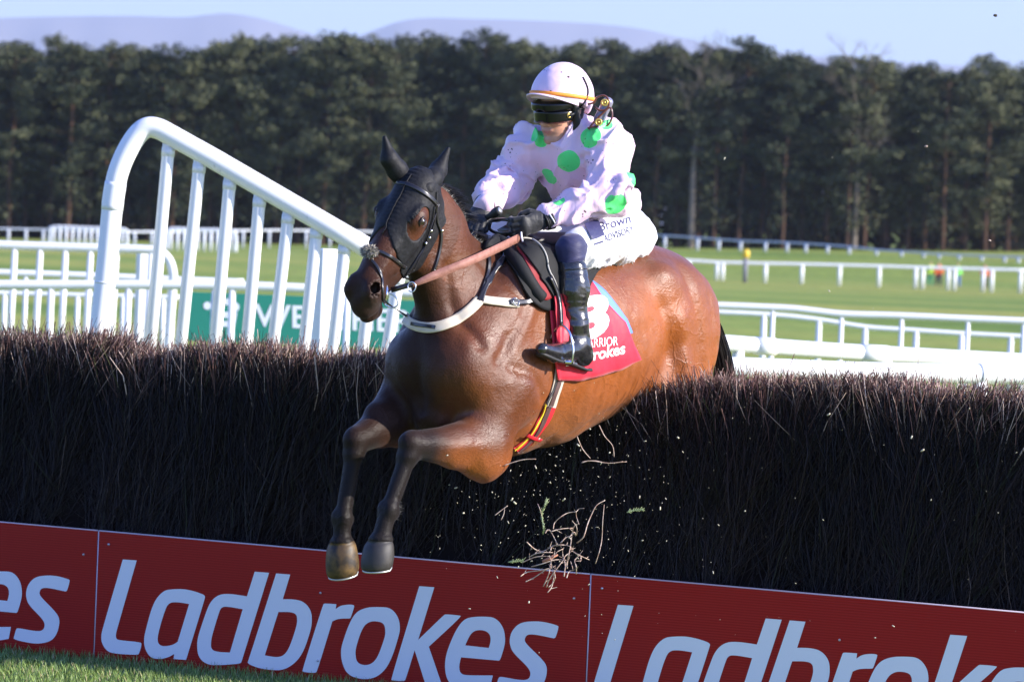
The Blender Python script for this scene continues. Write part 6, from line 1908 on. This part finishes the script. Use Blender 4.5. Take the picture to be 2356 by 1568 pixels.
# ---- gloves
GLOVE = mat('black_glove', (.014, .014, .016), .55, .4, bump=(150, .3, .001), sheen=.2)
def hand(wrist, kn, across, back, name, thumb=1, curl=1.0):
    """wrist, kn: world points; across: direction index finger side; back: out of the back of the hand"""
    wv_ = np.array(HINV @ Vector(wrist)); kv = np.array(HINV @ Vector(kn))
    fw = (kv - wv_) / np.linalg.norm(kv - wv_)
    M3 = np.array(HINV.to_3x3()); ac = M3 @ np.array(across); ac = ac - fw * (ac @ fw); ac /= np.linalg.norm(ac)
    bk = np.cross(fw, ac); b2 = M3 @ np.array(back); bk = bk if bk @ b2 > 0 else -bk
    q = Field(kv - .16, kv + .16, .0032)
    mid = kv - fw * .045
    q.put(rc(wv_ - fw * .03, wv_ + fw * .02, .034, .031, bk, .8), .015)
    q.put(ell(mid, (.055, .043, .020), np.stack([fw, ac, bk])), .02)
    q.put(ell(kv - fw * .005 + bk * .002, (.022, .044, .018), np.stack([fw, ac, bk])), .012)
    for i in range(4):
        o = (1.5 - i) * .0215; L = (.040, .044, .041, .033)[i]; rr_ = (.0122, .0125, .012, .0108)[i]
        p0 = kv + ac * o + fw * (.004 if i in (1, 2) else -.003)
        cu = curl * (1 + .08 * (i - 1.5))
        d1 = fw * math.cos(.55 * cu) - bk * math.sin(.55 * cu); d2 = fw * math.cos(1.75 * cu) - bk * math.sin(1.75 * cu); d3 = fw * math.cos(2.75 * cu) - bk * math.sin(2.75 * cu)
        p1 = p0 + d1 * L; p2 = p1 + d2 * L * .72; p3 = p2 + d3 * L * .55
        q.put(rc(p0, p1, rr_ * 1.05, rr_), .006); q.put(rc(p1, p2, rr_, rr_ * .92), .003); q.put(rc(p2, p3, rr_ * .9, rr_ * .78), .003)
    t0 = wv_ + fw * .025 + ac * .026 * thumb - bk * .006; t1 = t0 + fw * .035 + ac * .022 * thumb - bk * .016; t2 = t1 + fw * .030 - ac * .004 * thumb - bk * .016; t3 = t2 + fw * .014 - ac * .016 * thumb - bk * .008
    q.put(rc(t0, t1, .018, .0145), .01); q.put(rc(t1, t2, .0135, .012), .003); q.put(rc(t2, t3, .012, .0098), .003)
    V, F = surfnet(q, 1); V = wrinkle(V, F, .0012, 40, 71)
    return mesh_obj(name, V, F, GLOVE, person, space='local'), wv_, fw, ac, bk
wLw = H2W(wrL); wRw = H2W(wrR)
zL = proj(wLw)[2]; zR = proj(wRw)[2]
gL, *_r = hand(P(1256, 506, zL - .01), P(1205, 520, zL - .06), CY * .9 + CX * .25, -FW, 'glove', 1, 1.0)
gR, *_r = hand(P(1110, 478, zR - .005), P(1096, 506, zR - .06), CX, -FW * .8 + CY * .5, 'glove', 1, .95)
# wrist band with white mark
mb = MB(); ax = (H2W(elL) - wLw).normalized(); e1 = ax.cross(Vector((0, 0, 1))).normalized(); e2 = ax.cross(e1)
for k in range(5): mb.torus(wLw - ax * (.006 + .007 * k), .041 - .001 * k, .0055, e1, e2, 26, 6)
wb = mb.build('wrist_strap', BLACKM, gL)
BVW = BVHTree.FromPolygons([Vector(v) for v in mb.V], mb.F)
cast_text('Adept', 1262, 487, 1279, 515, 9, BVW, .002, 'wrist_mark', WP, wb, .02, up=(.8, -.6), zg=17.7) if False else None
mb = MB(); pr = [cast(x, y, BVW, .002, zL)[0] for x, y in ((1259, 486), (1264, 492), (1269, 499), (1274, 507), (1277, 513))]
mb.tube(pr, .0035, 4); mb.build('wrist_mark', WP, wb)
mb = MB(); ax = (H2W(elR) - wRw).normalized(); e1 = ax.cross(Vector((0, 0, 1))).normalized(); e2 = ax.cross(e1)
for k in range(4): mb.torus(wRw - ax * (.004 + .007 * k), .042 - .001 * k, .0055, e1, e2, 26, 6)
mb.build('wrist_strap', BLACKM, gR)

# ---- reins (tack of the horse)
REIN = mat('rein_grip', (.26, .115, .085), .6, .3, bump=(90, .6, .002), var=(40, (.36, .17, .13), .8))
hb_, nnb = cast(*zc(345, 1100), BVH, .012); Zr = proj(hb_)[2] - .012
re_ = empty('reins'); re_.parent = horse
p0 = P(*zc(495, 1080), Zr); p1 = P(1000, 633, Zr + .02); p2 = P(1100, 592, Zr + .14); p3 = P(1196, 546, zL - .045)
pts = [Vector(v) for v in spline([p0, p1, p2, p3], 8)]; wv = [.016 + .018 * min(1, i / 8) for i in range(len(pts))]
mb = MB(); mb.ribbon(pts, [CY - CX * .1] * len(pts), wv, .006); mb.build('left_rein' if False else 'rein', REIN, re_)
pb = H2W(HD(.50, -.07, -.12)); q2 = H2W((.35, -.22, .0)); q3 = P(1066, 531, zR + .05); q4 = P(1102, 516, zR - .055)
pts = [Vector(v) for v in spline([pb, q2, q3, q4], 8)]
mb = MB(); mb.ribbon(pts, [CY] * len(pts), .030, .006); mb.build('rein', REIN, re_)
mb = MB(); loop = [P(1118, 512, zR - .05), P(1140, 506, zR - .05), P(1168, 506, zL - .03), P(1195, 520, zL - .04)]; mb.tube([Vector(v) for v in spline(loop, 5)], .0075, 8)
loop = [P(1128, 512, zR - .06), P(1127, 527, zR - .05), P(1145, 536, zR - .03), P(1172, 535, zL - .03), P(1196, 530, zL - .04)]; mb.tube([Vector(v) for v in spline(loop, 5)], .007, 8)
mb.ribbon([P(1150, 540, zR + .02), P(1170, 528, zR), P(1190, 540, zL - .02), P(1200, 552, zL - .03)], [CY] * 4, .05, .006); mb.build('rein_loop', LEA, re_)
mb = MB(); pts = [P(1199, 534, zL - .07), P(1201, 550, zL - .085), P(1208, 566, zL - .08), P(1213, 560, zL - .075)]; mb.tube([Vector(v) for v in spline(pts, 5)], .0042, 7); mb.build('rein_end', mat('white_cord', (.75, .75, .75), .6), re_)

# ---- whip
whip = empty('whip', tuple(P(1150, 483, zR - .07))); tag(whip, 'black riding whip with silver-capped butt gripped in the right glove', 'whip')
d = (P(1112, 505, zR - .05) - P(1150, 483, zR - .10)).normalized(); b0 = P(1150, 483, zR - .10)
mb = MB(); mb.tube([b0 + d * .0, b0 + d * .012, b0 + d * .03, b0 + d * .055, b0 + d * .11], [.020, .0215, .020, .012, .011], 16); mb.build('handle', BLACKM, whip)
mb = MB(); mb.tube([b0 - d * .003, b0 + d * .001], [.013, .014], 16); mb.build('butt_cap', mat('grey_cap', (.5, .5, .52), .3, metal=.6), whip)
mb = MB(); mb.tube([b0 + d * .10, b0 + d * .25 + Vector((0, .15, -.1)), b0 + d * .3 + Vector((0, .42, -.35))], [.008, .006, .004], 8); mb.build('shaft', BLACKM, whip)

# ---- stirrups (part of the saddle)
for s in (1, -1):
    ballp = LP(1290, 812, .335); 
    if s < 0: ballp = mir(ballp)
    cI = H2W(ballp); sdv = HS * .062
    mb = MB()
    top = cI + HU * .115
    pl = [cI - sdv - HU * .035, cI - sdv * 1.05 + HU * .02, cI - sdv * .7 + HU * .085, top, cI + sdv * .7 + HU * .085, cI + sdv * 1.05 + HU * .02, cI + sdv - HU * .035]
    mb.tube([Vector(v) for v in spline(pl, 5)], .0055, 8); mb.tube([cI - sdv - HU * .035, cI + sdv - HU * .035], .008, 8); mb.build('stirrup_iron', METAL, sad)
    if s > 0:
        lp = [cast(x, y, None, .050)[0] for x, y in ((1250, 640), (1266, 690))] + [top]
        mb = MB(); mb.ribbon([Vector(v) for v in spline(lp, 4)], [HF] * 20, .020, .004, nd=[HS] * 20)
        lp2 = []
    else:
        mb = MB(); mb.ribbon([H2W((-.24, -.20, -.05)), H2W((-.22, -.33, -.30)), top], [HF] * 3, .020, .004, nd=[HS] * 3)
    mb.build('stirrup_leather', LEA, sad)
# front fold of the red cloth in front of the boot
patch('cloth_fold', [(1258, 684), (1276, 680), (1292, 690)], [(1268, 790), (1278, 812), (1286, 790)], CLOTH, scl, .040, .004, wav=.012, nu=14, nv=14)

# ================================================================ AIR
HZ = bpy.data.materials.new('haze'); HZ.use_nodes = True
n = HZ.node_tree.nodes; l = HZ.node_tree.links; n.remove(n['Principled BSDF'])
pv = n.new('ShaderNodeVolumePrincipled'); pv.inputs['Color'].default_value = (.80, .88, 1.0, 1); pv.inputs['Density'].default_value = .000062; pv.inputs['Anisotropy'].default_value = .2
l.new(pv.outputs[0], n['Material Output'].inputs['Volume'])
mb = MB(); mb.box((0, 10450, 600), (14400, 21100, 1206)); hz = mb.build('haze', HZ, smooth=False); tag(hz, 'thin blue haze over the whole racecourse', 'haze', kind='stuff')
